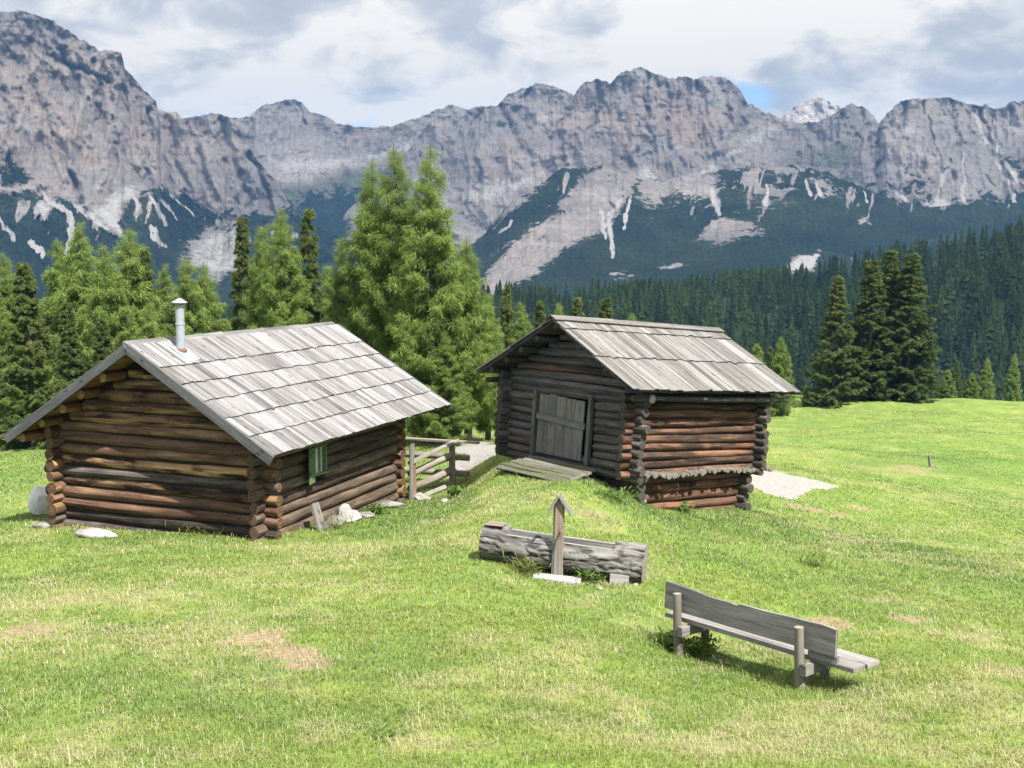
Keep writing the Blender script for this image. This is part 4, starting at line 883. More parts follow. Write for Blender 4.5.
TREES = [
 ('larch', 0, 0, 433, 147, 37.0, 'tallest light green larch with a straight dark trunk right of the cabin roof', G1, 1.12),
 ('larch', 1, 0, 397, 146, 39.5, 'tall feathery larch left of the tallest one, its trunk half hidden', G1, 1.0),
 ('larch', 2, 0, 376, 162, 41.0, 'slightly shorter larch on the left edge of the tall larch clump', G1, 1.1),
 ('larch', 3, 0, 468, 238, 38.0, 'drooping lower larch filling the right side of the tall clump by the path', G1, 1.25),
 ('larch', 1, 0, 488, 290, 39.5, 'bushy larch at the right foot of the tall clump next to the barn', G1, 1.2),
 ('larch', 0, 0, 448, 330, 35.8, 'low hanging larch bough tree right behind the railing', G1, 1.5),
 ('larch', 2, 0, 348, 238, 42.0, 'pale larch filling the gap between the dark spruce and the tall clump', G1, 1.25),
 ('spruce', 1, 0, 312, 206, 45.0, 'narrow dark spruce standing among larches above the cabin ridge', G1, .85),
 ('larch', 3, 0, 288, 208, 44.0, 'open larch with bare trunk showing just left of the narrow dark spruce', G1, 1.15),
 ('larch', 1, 0, 268, 222, 47.0, 'spreading larch over the middle of the cabin roof', G1, 1.0),
 ('spruce', 3, 0, 246, 218, 50.0, 'very dark spruce at the left side of the middle larch group', G1, .8),
 ('larch', 2, 1, 328, 262, 47.0, 'short larch half hidden behind the narrow dark spruce', G1, 1.2),
 ('spruce', 2, 0, 32, 262, 40.0, 'dark spruce sprinkled with brown cones at the far left', G1, 1.12),
 ('larch', 0, 1, 88, 221, 58.0, 'light green larch rising behind the cabin gable peak', G1, 1.1),
 ('larch', 3, 1, 62, 238, 60.0, 'larch just behind the cone covered spruce', G1, 1.15),
 ('larch', 2, 1, 132, 226, 56.0, 'broad light larch left of the stovepipe', G1, 1.35),
 ('larch', 1, 1, 112, 242, 54.0, 'larch between the gable peak and the broad light one', G1, 1.1),
 ('spruce', 0, 1, 150, 246, 57.0, 'dark spruce wedged between larches left of the stovepipe', G1, .85),
 ('larch', 0, 1, 170, 262, 64.0, 'narrow larch just left of the stovepipe', G1, 1.0),
 ('larch', 3, 1, 192, 256, 62.0, 'bright larch directly behind the stovepipe', G1, 1.2),
 ('larch', 1, 1, 212, 261, 64.0, 'light larch just right of the stovepipe', G1, 1.05),
 ('larch', 2, 1, 150, 300, 52.0, 'small larch low behind the cabin roof peak', G1, 1.3),
 ('larch', 0, 1, 15, 252, 62.0, 'light larch behind the far left spruce', G1, 1.1),
 ('larch', 1, 1, -8, 268, 56.0, 'larch cut by the left edge of the view', G1, 1.2),
 ('spruce', 1, 1, 72, 300, 52.0, 'shaded spruce between the cone covered spruce and the gable', G1, 1.2),
 ('spruce', 3, 1, 105, 315, 51.0, 'dark low spruce just above the cabin gable peak', G1, 1.2),
 ('young', 0, 1, 185, 318, 50.0, 'young larch peeping over the ridge beside the stovepipe', G1, 1.0),
 ('spruce', 0, 1, 506, 284, 52.0, 'slim dark spruce between the tall larches and the barn', G2, .8),
 ('larch', 0, 1, 522, 300, 50.0, 'small larch just left of the barn roof peak', G2, 1.1),
 ('spruce', 2, 1, 541, 300, 72.0, 'small spruce behind the barn roof peak', G2, .9),
 ('larch', 3, 1, 556, 301, 75.0, 'pale larch top just right of the barn roof peak', G2, 1.0),
 ('spruce', 0, 1, 576, 296, 78.0, 'dark spruce top over the left part of the barn ridge', G2, 1.0),
 ('spruce', 2, 1, 604, 297, 76.0, 'round topped spruce over the left third of the barn ridge', G2, 1.05),
 ('young', 0, 1, 632, 312, 80.0, 'smallest larch top showing over the middle of the barn ridge', G2, .9),
 ('young', 0, 1, 756, 342, 88.0, 'smaller young larch beside the right end of the barn roof', G3, 1.2),
 ('larch', 2, 1, 781, 335, 90.0, 'light green larch right behind the end of the barn roof', G3, 1.2),
 ('spruce', 1, 1, 768, 345, 93.0, 'dark slim spruce behind the light larch at the barn roof end', G3, .9),
 ('spruce', 2, 0, 834, 275, 104.0, 'bushy spruce standing alone left of the dark group of three', G3, 1.25),
 ('spruce', 0, 0, 868, 259, 106.0, 'left spruce of the tall dark group of three', G3, 1.45),
 ('spruce', 3, 0, 886, 250, 108.0, 'middle spruce of the tall dark group of three', G3, 1.35),
 ('spruce', 2, 0, 906, 253, 106.0, 'right and broadest spruce of the tall dark group of three', G3, 1.45),
 ('young', 0, 1, 918, 368, 116.0, 'small light larch at the foot of the right spruce of the group', G3, 1.35),
 ('young', 0, 1, 947, 369, 122.0, 'small pale larch on the far meadow edge, left of a pair', G3, 1.5),
 ('young', 0, 1, 971, 372, 122.0, 'small pale larch on the far meadow edge, right of a pair', G3, 1.35),
 ('larch', 1, 1, 985, 356, 150.0, 'grey green larch behind the pale pair on the meadow edge', G3, 1.0),
 ('larch', 2, 1, 1012, 352, 155.0, 'larch near the right edge of the view above the meadow', G3, 1.0),
 ('spruce', 1, 1, 850, 330, 112.0, 'lower spruce in the gap left of the dark group of three', G3, 1.1),
 ('young', 0, 1, 806, 384, 104.0, 'tiny larch at the left foot of the lone bushy spruce', G3, 1.2),
 ('spruce', 3, 1, 956, 360, 170.0, 'dark spruce behind the two pale larches on the meadow edge', G3, 1.0),
]
for kind, var, lod, px, top, d, lab, grp, wd in TREES: plant_tree(kind, var, lod, px, top, d, lab, grp, None, wd)

# ------------------------------------------------------------------ the wood on the hill across the valley
def far_wood():
    r = np.random.default_rng(5); N = 6800
    d = np.sqrt(r.uniform(410 ** 2, 1060 ** 2, N)); px = r.uniform(-120, 1150, N); x = (px - 512) / F_PX * d; y = d
    z = ground_z(x, y); keep = (fbm(x / 60, y / 60, 2, 77) > -.30); x, y, z, d = x[keep], y[keep], z[keep], d[keep]; N = len(x)
    h = r.uniform(9, 27, N) * (1 + .2 * fbm(x / 80, y / 80, 2, 78)); w_ = h * r.uniform(.15, .21, N); lt = np.clip(.38 + .5 * fbm(x / 45, y / 45, 2, 79) + r.normal(0, .27, N), 0, 1)
    lt = np.clip(np.where(vnoise(x / 34, y / 34, 80) + r.normal(0, .16, N) > .68, lt * .4 + .65, lt * .75), 0, 1); w_ = w_ * np.where(lt > .6, 1.15, 1.0); K = 13; tiers = 9; Vs = []; Fs = []; Ts = []; base = 0
    a = np.arange(K) / K * 2 * np.pi
    for k in range(tiers):
        zt = 1 - (k / tiers) ** 1.05 * .92; zb = zt - (1.5 / tiers) * .92; rad = (.16 + .84 * (k + 1) / tiers)
        jit = r.uniform(.35, 1.2, (N, K)); sag = r.uniform(-.045, .03, (N, K)); ph = r.uniform(0, 6, (N, 1))
        ring = np.stack([x[:, None] + w_[:, None] * rad * jit * np.cos(a + ph), y[:, None] + w_[:, None] * rad * jit * np.sin(a + ph), z[:, None] + h[:, None] * (max(zb, .02) + sag)], -1)
        apex = np.stack([x + r.normal(0, .1, N), y, z + h * zt], -1)[:, None]
        V = np.concatenate([ring, apex], 1).reshape(-1, 3); jj = np.arange(K); f = np.stack([jj, (jj + 1) % K, np.full(K, K)], 1)
        F = (f[None] + (np.arange(N) * (K + 1))[:, None, None]).reshape(-1, 3) + base; base += len(V); Vs.append(V); Fs.append(F)
        tt = np.clip(lt[:, None] + r.normal(0, .12, (N, K + 1)), 0, 1).reshape(-1); Ts.append(np.stack([tt, 0 * tt, 0 * tt], -1))
    mb = MB(); mb.add(np.concatenate(Vs), np.concatenate(Fs), None, np.concatenate(Ts))
    o = mb.build('forest', M['far_conifer']); tag(o, 'dark conifer forest covering the hillside beyond the meadow', 'forest', None, 'stuff')
far_wood()
# ------------------------------------------------------------------ the mountains
def rock_material():
    m, t = new_mat('limestone mountain')
    sc, oc, al = t.sep(t.attr('gr').outputs['Vector']); fo, fr, tn = t.sep(t.attr('tone').outputs['Vector'])
    P = t.n('ShaderNodeNewGeometry').outputs['Position']; N = t.sep(t.n('ShaderNodeNewGeometry').outputs['Normal'])[2]
    big = t.noise(t.vmath('MULTIPLY', P, (1 / 260, 1 / 260, 1 / 330)), 1.0, 6, .58, .4)
    ver = t.noise(t.vmath('MULTIPLY', P, (1 / 34, 1 / 34, 1 / 240)), 1.0, 6, .62, .5)
    fin = t.noise(t.vmath('MULTIPLY', P, (1 / 22, 1 / 22, 1 / 16)), 1.0, 6, .68)
    sx, sy, sz = t.sep(P); zz = t.math('ADD', t.math('MULTIPLY', sz, 1 / 26), t.math('MULTIPLY', big, 3.5))
    lay = t.noise(t.comb(t.math('MULTIPLY', sx, 1 / 700), t.math('MULTIPLY', sy, 1 / 700), zz), 1.0, 4, .6)
    v = t.math('ADD', t.math('MULTIPLY', ver, .4), t.math('ADD', t.math('MULTIPLY', fin, .3), t.math('MULTIPLY', lay, .3)))
    rock = t.ramp(v, [(.34, (.205, .190, .180)), (.46, (.290, .268, .252)), (.56, (.362, .338, .318)), (.68, (.455, .43, .405))])
    vo = t.n('ShaderNodeTexVoronoi', feature='DISTANCE_TO_EDGE', ins={'Scale': 1.0}); t.put(vo.inputs['Vector'], t.vmath('ADD', t.vmath('MULTIPLY', P, (1 / 48, 1 / 48, 1 / 120)), t.vmath('MULTIPLY', t.comb(big, ver, fin), (1.5, 1.5, 1.2)))); vd = vo.outputs['Distance']
    rock = t.mix(t.math('MULTIPLY', t.ramp(vd, [(.0, 1.0), (.10, 0.0)]), .3), rock, (.12, .115, .12))
    och = t.math('MULTIPLY', t.ramp(t.math('ADD', t.math('MULTIPLY', ver, .5), t.math('MULTIPLY', big, .5)), [(.44, 0.0), (.60, 1.0)]), oc, True)
    rock = t.mix(och, rock, t.ramp(fin, [(.35, (.30, .215, .165)), (.65, (.46, .345, .27))]))
    brk = t.noise(t.vmath('MULTIPLY', P, (1 / 75, 1 / 75, 1 / 110)), 1.0, 6, .66, .6)
    rock = t.mix(1.0, rock, t.ramp(t.noise(t.vmath('MULTIPLY', P, (1 / 420, 1 / 420, 1 / 260)), 1.0, 5, .55, .8), [(.36, (.80, .79, .80)), (.5, (1, 1, 1)), (.62, (1.16, 1.14, 1.12))]), 'MULTIPLY')
    sm = t.ramp(t.math('ADD', sc, t.math('MULTIPLY', t.ramp(sc, [(.03, 0.0), (.35, 1.0)]), t.math('ADD', t.math('MULTIPLY', t.math('SUBTRACT', fin, .5), .9), t.math('MULTIPLY', t.math('SUBTRACT', brk, .5), 1.2)))), [(.40, 0.0), (.70, 1.0)])
    rock = t.mix(sm, rock, t.ramp(fin, [(.3, (.40, .38, .36)), (.7, (.56, .54, .51))]))
    ag = t.ramp(t.math('ADD', al, t.math('MULTIPLY', t.math('SUBTRACT', big, .5), 1.2)), [(.45, 0.0), (.75, .8)]); rock = t.mix(ag, rock, (.12, .135, .085))
    fm = t.ramp(t.math('ADD', fo, t.math('ADD', t.math('MULTIPLY', t.math('SUBTRACT', fin, .5), 1.3), t.math('MULTIPLY', t.math('SUBTRACT', brk, .5), 1.9))), [(.46, 0.0), (.54, 1.0)])
    trees = t.noise(t.vmath('MULTIPLY', P, (1 / 11, 1 / 11, 1 / 14)), 1.0, 3, .7)
    fcol = t.ramp(t.math('ADD', t.math('MULTIPLY', trees, .55), t.math('MULTIPLY', big, .45)), [(.34, (.006, .011, .006)), (.50, (.018, .030, .014)), (.66, (.060, .082, .032))])
    col = t.mix(fm, rock, fcol)
    h = t.math('ADD', t.math('MULTIPLY', ver, 1.0), t.math('ADD', t.math('MULTIPLY', fin, .8), t.math('MULTIPLY', lay, .5)))
    h = t.math('ADD', h, t.math('MULTIPLY', t.math('MULTIPLY', trees, fm), .6))
    finish(t, col, .95, t.bump(h, .6, 22.0), .05); return m
M['mountain'] = rock_material()
def seg_dist(px, py, pts, wds):
    best = np.full(px.shape, 9.0)
    for (x0, y0), (x1, y1), w0, w1 in zip(pts[:-1], pts[1:], wds[:-1], wds[1:]):
        dx, dy = x1 - x0, y1 - y0; t = np.clip(((px - x0) * dx + (py - y0) * dy) / (dx * dx + dy * dy), 0, 1)
        best = np.minimum(best, np.hypot(px - x0 - t * dx, py - y0 - t * dy) / (w0 + (w1 - w0) * t))
    return best
def in_poly(px, py, poly):
    ins = np.zeros(px.shape, bool); dist = np.full(px.shape, 1e9); n = len(poly)
    for i in range(n):
        (x0, y0), (x1, y1) = poly[i], poly[(i + 1) % n]
        with np.errstate(divide='ignore', invalid='ignore'):
            c = ((y0 > py) != (y1 > py)) & (px < (x1 - x0) * (py - y0) / (y1 - y0 + 1e-12) + x0)
        ins ^= c; dx, dy = x1 - x0, y1 - y0; t = np.clip(((px - x0) * dx + (py - y0) * dy) / (dx * dx + dy * dy + 1e-9), 0, 1)
        dist = np.minimum(dist, np.hypot(px - x0 - t * dx, py - y0 - t * dy))
    return np.where(ins, dist, -dist)
def soft(sd, w=5.0): return np.clip(.5 + sd / (4.8 * w), 0, 1)

CHASMS = {
 'mountain_left': [([(18, 60), (40, 105), (62, 150), (80, 200)], 6), ([(124, 62), (118, 110), (112, 160), (104, 195)], 5), ([(62, 50), (78, 92), (72, 135)], 5), ([(-10, 60), (8, 120), (10, 185)], 5), ([(150, 110), (146, 150), (150, 188)], 4), ([(95, 60), (98, 100), (92, 140)], 4), ([(30, 40), (60, 62), (90, 72), (112, 82)], 4)],
 'mountain_shoulder': [([(185, 124), (200, 160), (215, 200)], 5), ([(222, 122), (235, 160), (250, 205)], 5), ([(252, 156), (262, 185), (272, 212)], 4), ([(170, 120), (176, 160), (190, 195)], 4)],
 'mountain_ridge': [([(285, 104), (280, 122), (270, 140)], 4), ([(300, 106), (306, 125)], 3), ([(352, 128), (345, 142)], 4), ([(250, 122), (246, 140)], 4)],
 'mountain_centre': [([(600, 85), (596, 120), (585, 150)], 5), ([(612, 86), (622, 122), (630, 165)], 6), ([(668, 80), (664, 112), (672, 150)], 5), ([(700, 82), (707, 118), (700, 150)], 5), ([(574, 96), (560, 130), (562, 165)], 5), ([(505, 108), (512, 140), (534, 166)], 5), ([(745, 105), (734, 140)], 5), ([(478, 112), (470, 140), (480, 180)], 5), ([(645, 74), (642, 100), (650, 130)], 4), ([(725, 80), (728, 110), (720, 140)], 4), ([(842, 112), (836, 135)], 4), ([(866, 112), (868, 134)], 4), ([(530, 92), (520, 112), (500, 128)], 5)],
 'mountain_right': [([(905, 104), (900, 140), (895, 178)], 5), ([(926, 102), (932, 140), (926, 172)], 4), ([(952, 102), (957, 140), (955, 180)], 5), ([(976, 110), (990, 148), (1012, 180)], 4), ([(1012, 108), (1018, 140), (1030, 170)], 4), ([(884, 130), (880, 160), (872, 185)], 5)],
 'mountain_foothill': [([(590, 172), (575, 205), (545, 240)], 5), ([(612, 175), (608, 205), (612, 255)], 4), ([(560, 215), (530, 255)], 4)],
}
def massif(name, label, crest, base, Dc, Db, step, rows, seed, rel, masks_fn, gp=1.4, jag=1.3, back=900):
    """one mountain: crest line surveyed from the photograph, faces with buttresses, ledges and gullies, and a far side"""
    cx = np.array([c[0] for c in crest], float); cy = np.array([c[1] for c in crest], float)
    px = np.arange(cx[0], cx[-1] + step, step); py0 = np.interp(px, cx, cy)
    py0 = py0 + jag * (fbm(px / 10, px * 0, 3, seed) * 1.4 + 1.6 * np.abs(fbm(px / 6.5, px * 0, 3, seed + 3)) - .35)
    dc = np.interp(px, [c[0] for c in Dc], [c[1] for c in Dc]); db = np.interp(px, [c[0] for c in Db], [c[1] for c in Db])
    t = np.linspace(0, 1, rows) ** 1.15; PX = np.repeat(px[:, None], rows, 1); PY = py0[:, None] + (base - py0[:, None]) * t; T = np.repeat(t[None], len(px), 0)
    D = dc[:, None] - (dc - db)[:, None] * T ** gp
    mk = masks_fn(PX, PY, T)
    wx = PX + 9 * fbm(PX / 60, PY / 60, 2, seed + 9); wy = PY + 14 * fbm(PX / 50, PY / 50, 2, seed + 8)
    k = 1 - .8 * mk['forest']; k = k * (1 - .6 * mk['scree'])
    stp = .5 + .8 * fbm((PX + .3 * PY) / 48, (PY + 6 * fbm(PX / 60, PY / 40, 2, seed + 4)) / 6.5, 4, seed + 12, .6)
    rl_ = 1.15 * rel[0] * (ridged((wx + .35 * wy) / 50, wy / 120, 3, seed + 1) - .55) + .5 * rel[0] * fbm((wx - .6 * wy) / 34, wy / 60, 3, seed + 14) + rel[1] * (ridged(wx / 13, wy / 48, 3, seed + 2) - .5) + rel[2] * fbm(PX / 4.2, PY / 5.0, 3, seed + 5) + .55 * rel[3] * (stp - .5)
    rl_ = rl_ * k + 26 * mk['forest'] * fbm(PX / 30, PY / 22, 4, seed + 6) + 15 * mk['forest'] * fbm(PX / 2.4, PY / 2.4, 2, seed + 7)
    gx_ = PX + 7 * fbm(PX / 14, PY / 14, 3, seed + 21); gy_ = PY + 3.5 * fbm(PX / 9, PY / 9, 3, seed + 22)
    for pts, wd_ in CHASMS.get(name, ()):                           # the deep gullies that split the walls
        q_ = seg_dist(gx_, gy_, pts, [wd_ * .62] * len(pts)); rl_ = rl_ - 34 * np.exp(-q_ * q_) * (.4 + 1.2 * vnoise(PX / 16, PY / 16, seed + 23)) + 10 * np.exp(-(q_ - 2.1) ** 2)
    D = D - rl_ + mk.get('depth', 0)
    P = at(PX, PY, D)
    nb = 7; u = np.linspace(0, 1, nb + 1)[1:]
    B = np.repeat(P[:, :1], nb, 1).copy(); hd = B[..., :2] / np.linalg.norm(B[..., :2], axis=-1, keepdims=True); B[..., :2] += hd * (u * back)[None, :, None]; B[..., 2] -= (u * u)[None] * (B[..., 2] + 180)
    A = np.concatenate([B[:, ::-1], P], 1); rows2 = rows + nb
    pad = lambda q: (lambda q: np.concatenate([np.repeat(q[:, :1], nb, 1), q], 1))(np.broadcast_to(np.asarray(q, float), PX.shape))
    n = len(px); i, j = np.meshgrid(np.arange(n - 1), np.arange(rows2 - 1), indexing='ij'); q = (i * rows2 + j).ravel()
    z = np.zeros_like(PX)
    gr = np.stack([pad(mk['scree']), pad(mk.get('ochre', z + .5)), pad(mk.get('alp', z))], -1).reshape(-1, 3); tn = np.stack([pad(mk['forest']), pad(z), pad(z)], -1).reshape(-1, 3)
    mb = MB(); mb.add(A.reshape(-1, 3), np.stack([q, q + 1, q + rows2 + 1, q + rows2], 1), gr, tn, True)
    o = mb.build(name, M['mountain']); setting(o, 'structure', label, 'mountain'); return o

wob = lambda PX, PY, s, a=6, f=18: a * fbm(PX / f, PY / f, 4, s)
def streaks(PX, PY, lst, s):
    x = PX + wob(PX, PY, s, 3.0, 12); y = PY + wob(PX, PY, s + 1, 3.0, 12); best = np.full(PX.shape, 9.0)
    for pts, wds in lst: best = np.minimum(best, seg_dist(x, y, pts, [q * .85 for q in wds]))
    best = best + .9 * fbm(PX / 2.6, PY / 4.5, 3, s + 5)
    return 1 - smooth(.2, 1.7, best)
def gullies(PX, PY, y0, y1, s, thr=.26):
    n = fbm(PX / 6.5 + .25 * PY / 6.5, PY / 30, 4, s, .6) + .35 * fbm(PX / 26, PY / 26, 2, s + 1); b = smooth(-6, 6, PY - y0) * (1 - smooth(0, 1, (PY - y0) / (y1 - y0)))
    return np.clip(.5 + (n - thr - .55 * (1 - b)) * 4.5, 0, 1) * (b > .02)
def m_left(PX, PY, T):
    x = PX + wob(PX, PY, 201, 7, 22); y = PY + wob(PX, PY, 202, 8, 20)
    fl = np.interp(x, [-80, 0, 30, 60, 90, 105, 120, 140, 160, 172, 182, 195, 217, 250, 300], [200, 196, 192, 198, 206, 212, 215, 196, 190, 196, 190, 203, 213, 219, 226])
    fo = soft(y - fl, 5)
    fo = np.maximum(fo, .95 * soft(in_poly(x, y, [(0, 165), (12, 158), (30, 175), (22, 190), (0, 185)]), 5))
    sc = np.maximum.reduce([soft(in_poly(x, y, [(98, 206), (112, 195), (135, 188), (140, 199), (122, 207), (120, 225), (132, 240), (118, 236), (104, 220)]), 3),
        streaks(PX, PY, [([(40, 186), (50, 203), (68, 214), (73, 228), (66, 255)], [1.5, 2.6, 4, 4.2, 3]), ([(-2, 216), (6, 226), (14, 238)], [3, 3, 2]), ([(76, 205), (92, 218), (108, 228)], [2.5, 3, 2]), ([(28, 240), (36, 248), (42, 256)], [4, 4.5, 3]), ([(132, 192), (137, 207), (136, 218)], [2, 2, 1]), ([(150, 196), (160, 212), (165, 224)], [1.6, 2.4, 2]), ([(172, 196), (185, 207), (196, 217)], [1.2, 1.4, 1]), ([(152, 228), (158, 240), (164, 248)], [4, 4.5, 3]), ([(160, 200), (170, 210), (176, 220)], [1.5, 2.5, 1])], 205)])
    rk = soft(in_poly(x, y, [(183, 262), (190, 240), (207, 228), (234, 222), (246, 236), (243, 268), (215, 280)]), 5)
    rk = np.maximum(rk, .9 * gullies(PX, PY, np.interp(PX, [-80, 0, 60, 105, 160, 200, 250, 320], [200, 198, 202, 214, 196, 208, 222, 236]), np.interp(PX, [-80, 60, 160, 250, 320], [250, 262, 262, 262, 262]), 271))
    fo = fo * (1 - sc) * (1 - rk)
    ochre = .25 + .75 * soft(in_poly(x, y, [(55, 70), (120, 55), (160, 105), (160, 180), (110, 190), (40, 150), (0, 140), (0, 100)]), 25)
    return dict(forest=fo, scree=np.maximum(sc, .62 * rk), ochre=ochre, alp=.3 * soft(80 - y, 30))
massif('mountain_left', 'huge reddish grey rock wall with scree fans and dark forest foot at the left', [(-90, 30), (-30, 16), (0, 12), (18, 11), (40, 16), (60, 24), (85, 41), (100, 52), (112, 51), (121, 53), (125, 68), (140, 84), (150, 95), (156, 102), (159, 118), (161, 140), (168, 163), (174, 183), (190, 199), (216, 212), (250, 219), (300, 232), (340, 262)],
       350, [(-90, 3500), (130, 3700), (340, 3300)], [(-90, 2100), (340, 2300)], 1.0, 230, 11, (150, 60, 16, 20), m_left, 1.5, 1.6)
# second wall
def m_second(PX, PY, T):
    x = PX + wob(PX, PY, 221, 6, 20); y = PY + wob(PX, PY, 222, 6, 20)
    fo = soft(y - np.interp(x, [150, 200, 260, 300, 330, 400], [214, 210, 216, 214, 222, 232]), 5)
    sc = streaks(PX, PY, [([(158, 150), (160, 168), (170, 192)], [1.4, 1.6, 1])], 224)
    return dict(forest=fo, scree=sc, ochre=.2 + .7 * soft(in_poly(x, y, [(160, 110), (185, 118), (180, 150), (165, 170)]), 8) + .6 * soft(in_poly(x, y, [(228, 140), (240, 138), (240, 165), (230, 168)]), 4), alp=.35 * soft(150 - y, 20))
massif('mountain_shoulder', 'grey cliff shoulder behind the left rock wall', [(120, 100), (150, 108), (168, 112), (176, 112), (185, 122), (196, 116), (210, 112), (222, 114), (232, 118), (238, 126), (244, 140), (254, 153), (264, 168), (276, 180), (285, 196), (292, 208), (305, 220), (360, 246)],
       350, [(120, 4300), (360, 3900)], [(120, 3300), (360, 3000)], 1.0, 170, 23, (120, 55, 14, 22), m_second, 1.3, 1.0)
# the long ridge behind
def m_ridge(PX, PY, T):
    x = PX + wob(PX, PY, 231, 7, 24); y = PY + wob(PX, PY, 232, 5, 20)
    sc = np.maximum(.95 * soft(in_poly(x, y, [(262, 155), (330, 158), (385, 150), (420, 132), (450, 112), (462, 108), (455, 122), (430, 140), (400, 156), (340, 170), (285, 178)]), 6), .55 * soft(in_poly(x, y, [(235, 130), (270, 132), (340, 135), (380, 128), (350, 145), (260, 146)]), 6))
    alp = 1.1 * soft(y - np.interp(x, [230, 290, 330, 400, 470], [190, 186, 176, 168, 170]), 6)
    return dict(forest=.9 * soft(y - np.interp(x, [230, 290, 340, 400, 470], [205, 200, 192, 190, 200]), 8), scree=sc, ochre=.35, alp=alp)
massif('mountain_ridge', 'distant pale ridge with a square topped peak and a long scree band', [(180, 118), (235, 118), (250, 117), (256, 110), (266, 104), (285, 100), (296, 99), (303, 103), (309, 111), (318, 113), (326, 116), (336, 122), (352, 126), (376, 127), (392, 125), (408, 121), (424, 115), (440, 108), (452, 105), (460, 107), (468, 110), (520, 118)],
       330, [(180, 6000), (520, 5900)], [(180, 4800), (520, 4700)], 1.0, 170, 37, (130, 60, 16, 34), m_ridge, 1.2, 1.1)
# central massif
def m_mid(PX, PY, T):
    x = PX + wob(PX, PY, 241, 7, 22); y = PY + wob(PX, PY, 242, 6, 18)
    sc = np.maximum.reduce([.9 * soft(in_poly(x, y, [(470, 186), (500, 184), (525, 178), (540, 172), (548, 180), (525, 188), (490, 196), (472, 196)]), 4), .9 * soft(in_poly(x, y, [(536, 116), (556, 113), (548, 122), (542, 126)]), 2.5), .95 * soft(in_poly(x, y, [(632, 178), (644, 162), (654, 172), (664, 178)]), 2.5), .75 * soft(in_poly(x, y, [(662, 148), (680, 138), (694, 146), (676, 152)]), 4),
        .9 * soft(in_poly(x, y, [(684, 176), (702, 166), (718, 156), (716, 168), (700, 178)]), 3), .75 * soft(in_poly(x, y, [(734, 150), (756, 128), (790, 122), (782, 130), (768, 142)]), 4), .85 * soft(in_poly(x, y, [(722, 158), (728, 150), (744, 147), (742, 152)]), 2), .6 * soft(in_poly(x, y, [(520, 168), (535, 160), (540, 172)]), 3)])
    fo = 0 * x
    alp = np.clip(.75 * soft(in_poly(x, y, [(790, 150), (850, 138), (900, 150), (890, 180), (830, 180), (760, 172)]), 8), 0, 1)
    och = np.clip(.3 + .7 * soft(in_poly(x, y, [(500, 130), (545, 128), (600, 85), (640, 95), (700, 100), (750, 120), (700, 150), (640, 170), (590, 140), (540, 165)]), 14), 0, 1)
    return dict(forest=fo, scree=sc, ochre=och, alp=alp)
massif('mountain_centre', 'central jagged limestone massif with pinkish cliffs and scree', [(300, 250), (340, 218), (370, 192), (395, 168), (412, 146), (424, 128), (436, 118), (455, 112), (476, 107), (498, 105), (506, 96), (520, 88), (536, 84), (552, 86), (566, 91), (574, 96), (578, 88), (584, 82), (596, 79), (606, 81), (610, 84), (616, 77), (625, 71), (633, 68), (643, 69), (655, 74), (668, 77), (684, 75), (694, 80), (702, 78), (712, 75), (722, 77), (734, 83), (741, 92), (748, 103), (756, 106), (766, 112), (776, 115), (784, 121), (800, 124), (818, 122), (830, 115), (842, 107), (852, 105), (862, 107), (872, 114), (880, 124), (900, 140), (930, 160)],
       330, [(300, 5500), (420, 5600), (640, 5300), (930, 5500)], [(300, 4200), (420, 4100), (930, 4000)], 0.9, 230, 53, (170, 75, 18, 30), m_mid, 1.25, 1.5)
# pale peak far behind
massif('mountain_far', 'pale snow dusted peak far behind the gap', [(740, 140), (770, 122), (784, 115), (796, 106), (806, 101), (814, 97), (822, 98), (830, 102), (842, 108), (870, 120), (900, 140)], 200, [(740, 6600), (900, 6600)], [(740, 6200), (900, 6200)], 1.0, 80, 67, (120, 50, 15, 25), lambda PX, PY, T: dict(forest=0 * PX, scree=.36 * soft(PY - 104 + wob(PX, PY, 9, 10, 14), 5), ochre=.4), 1.2, .8, 700)
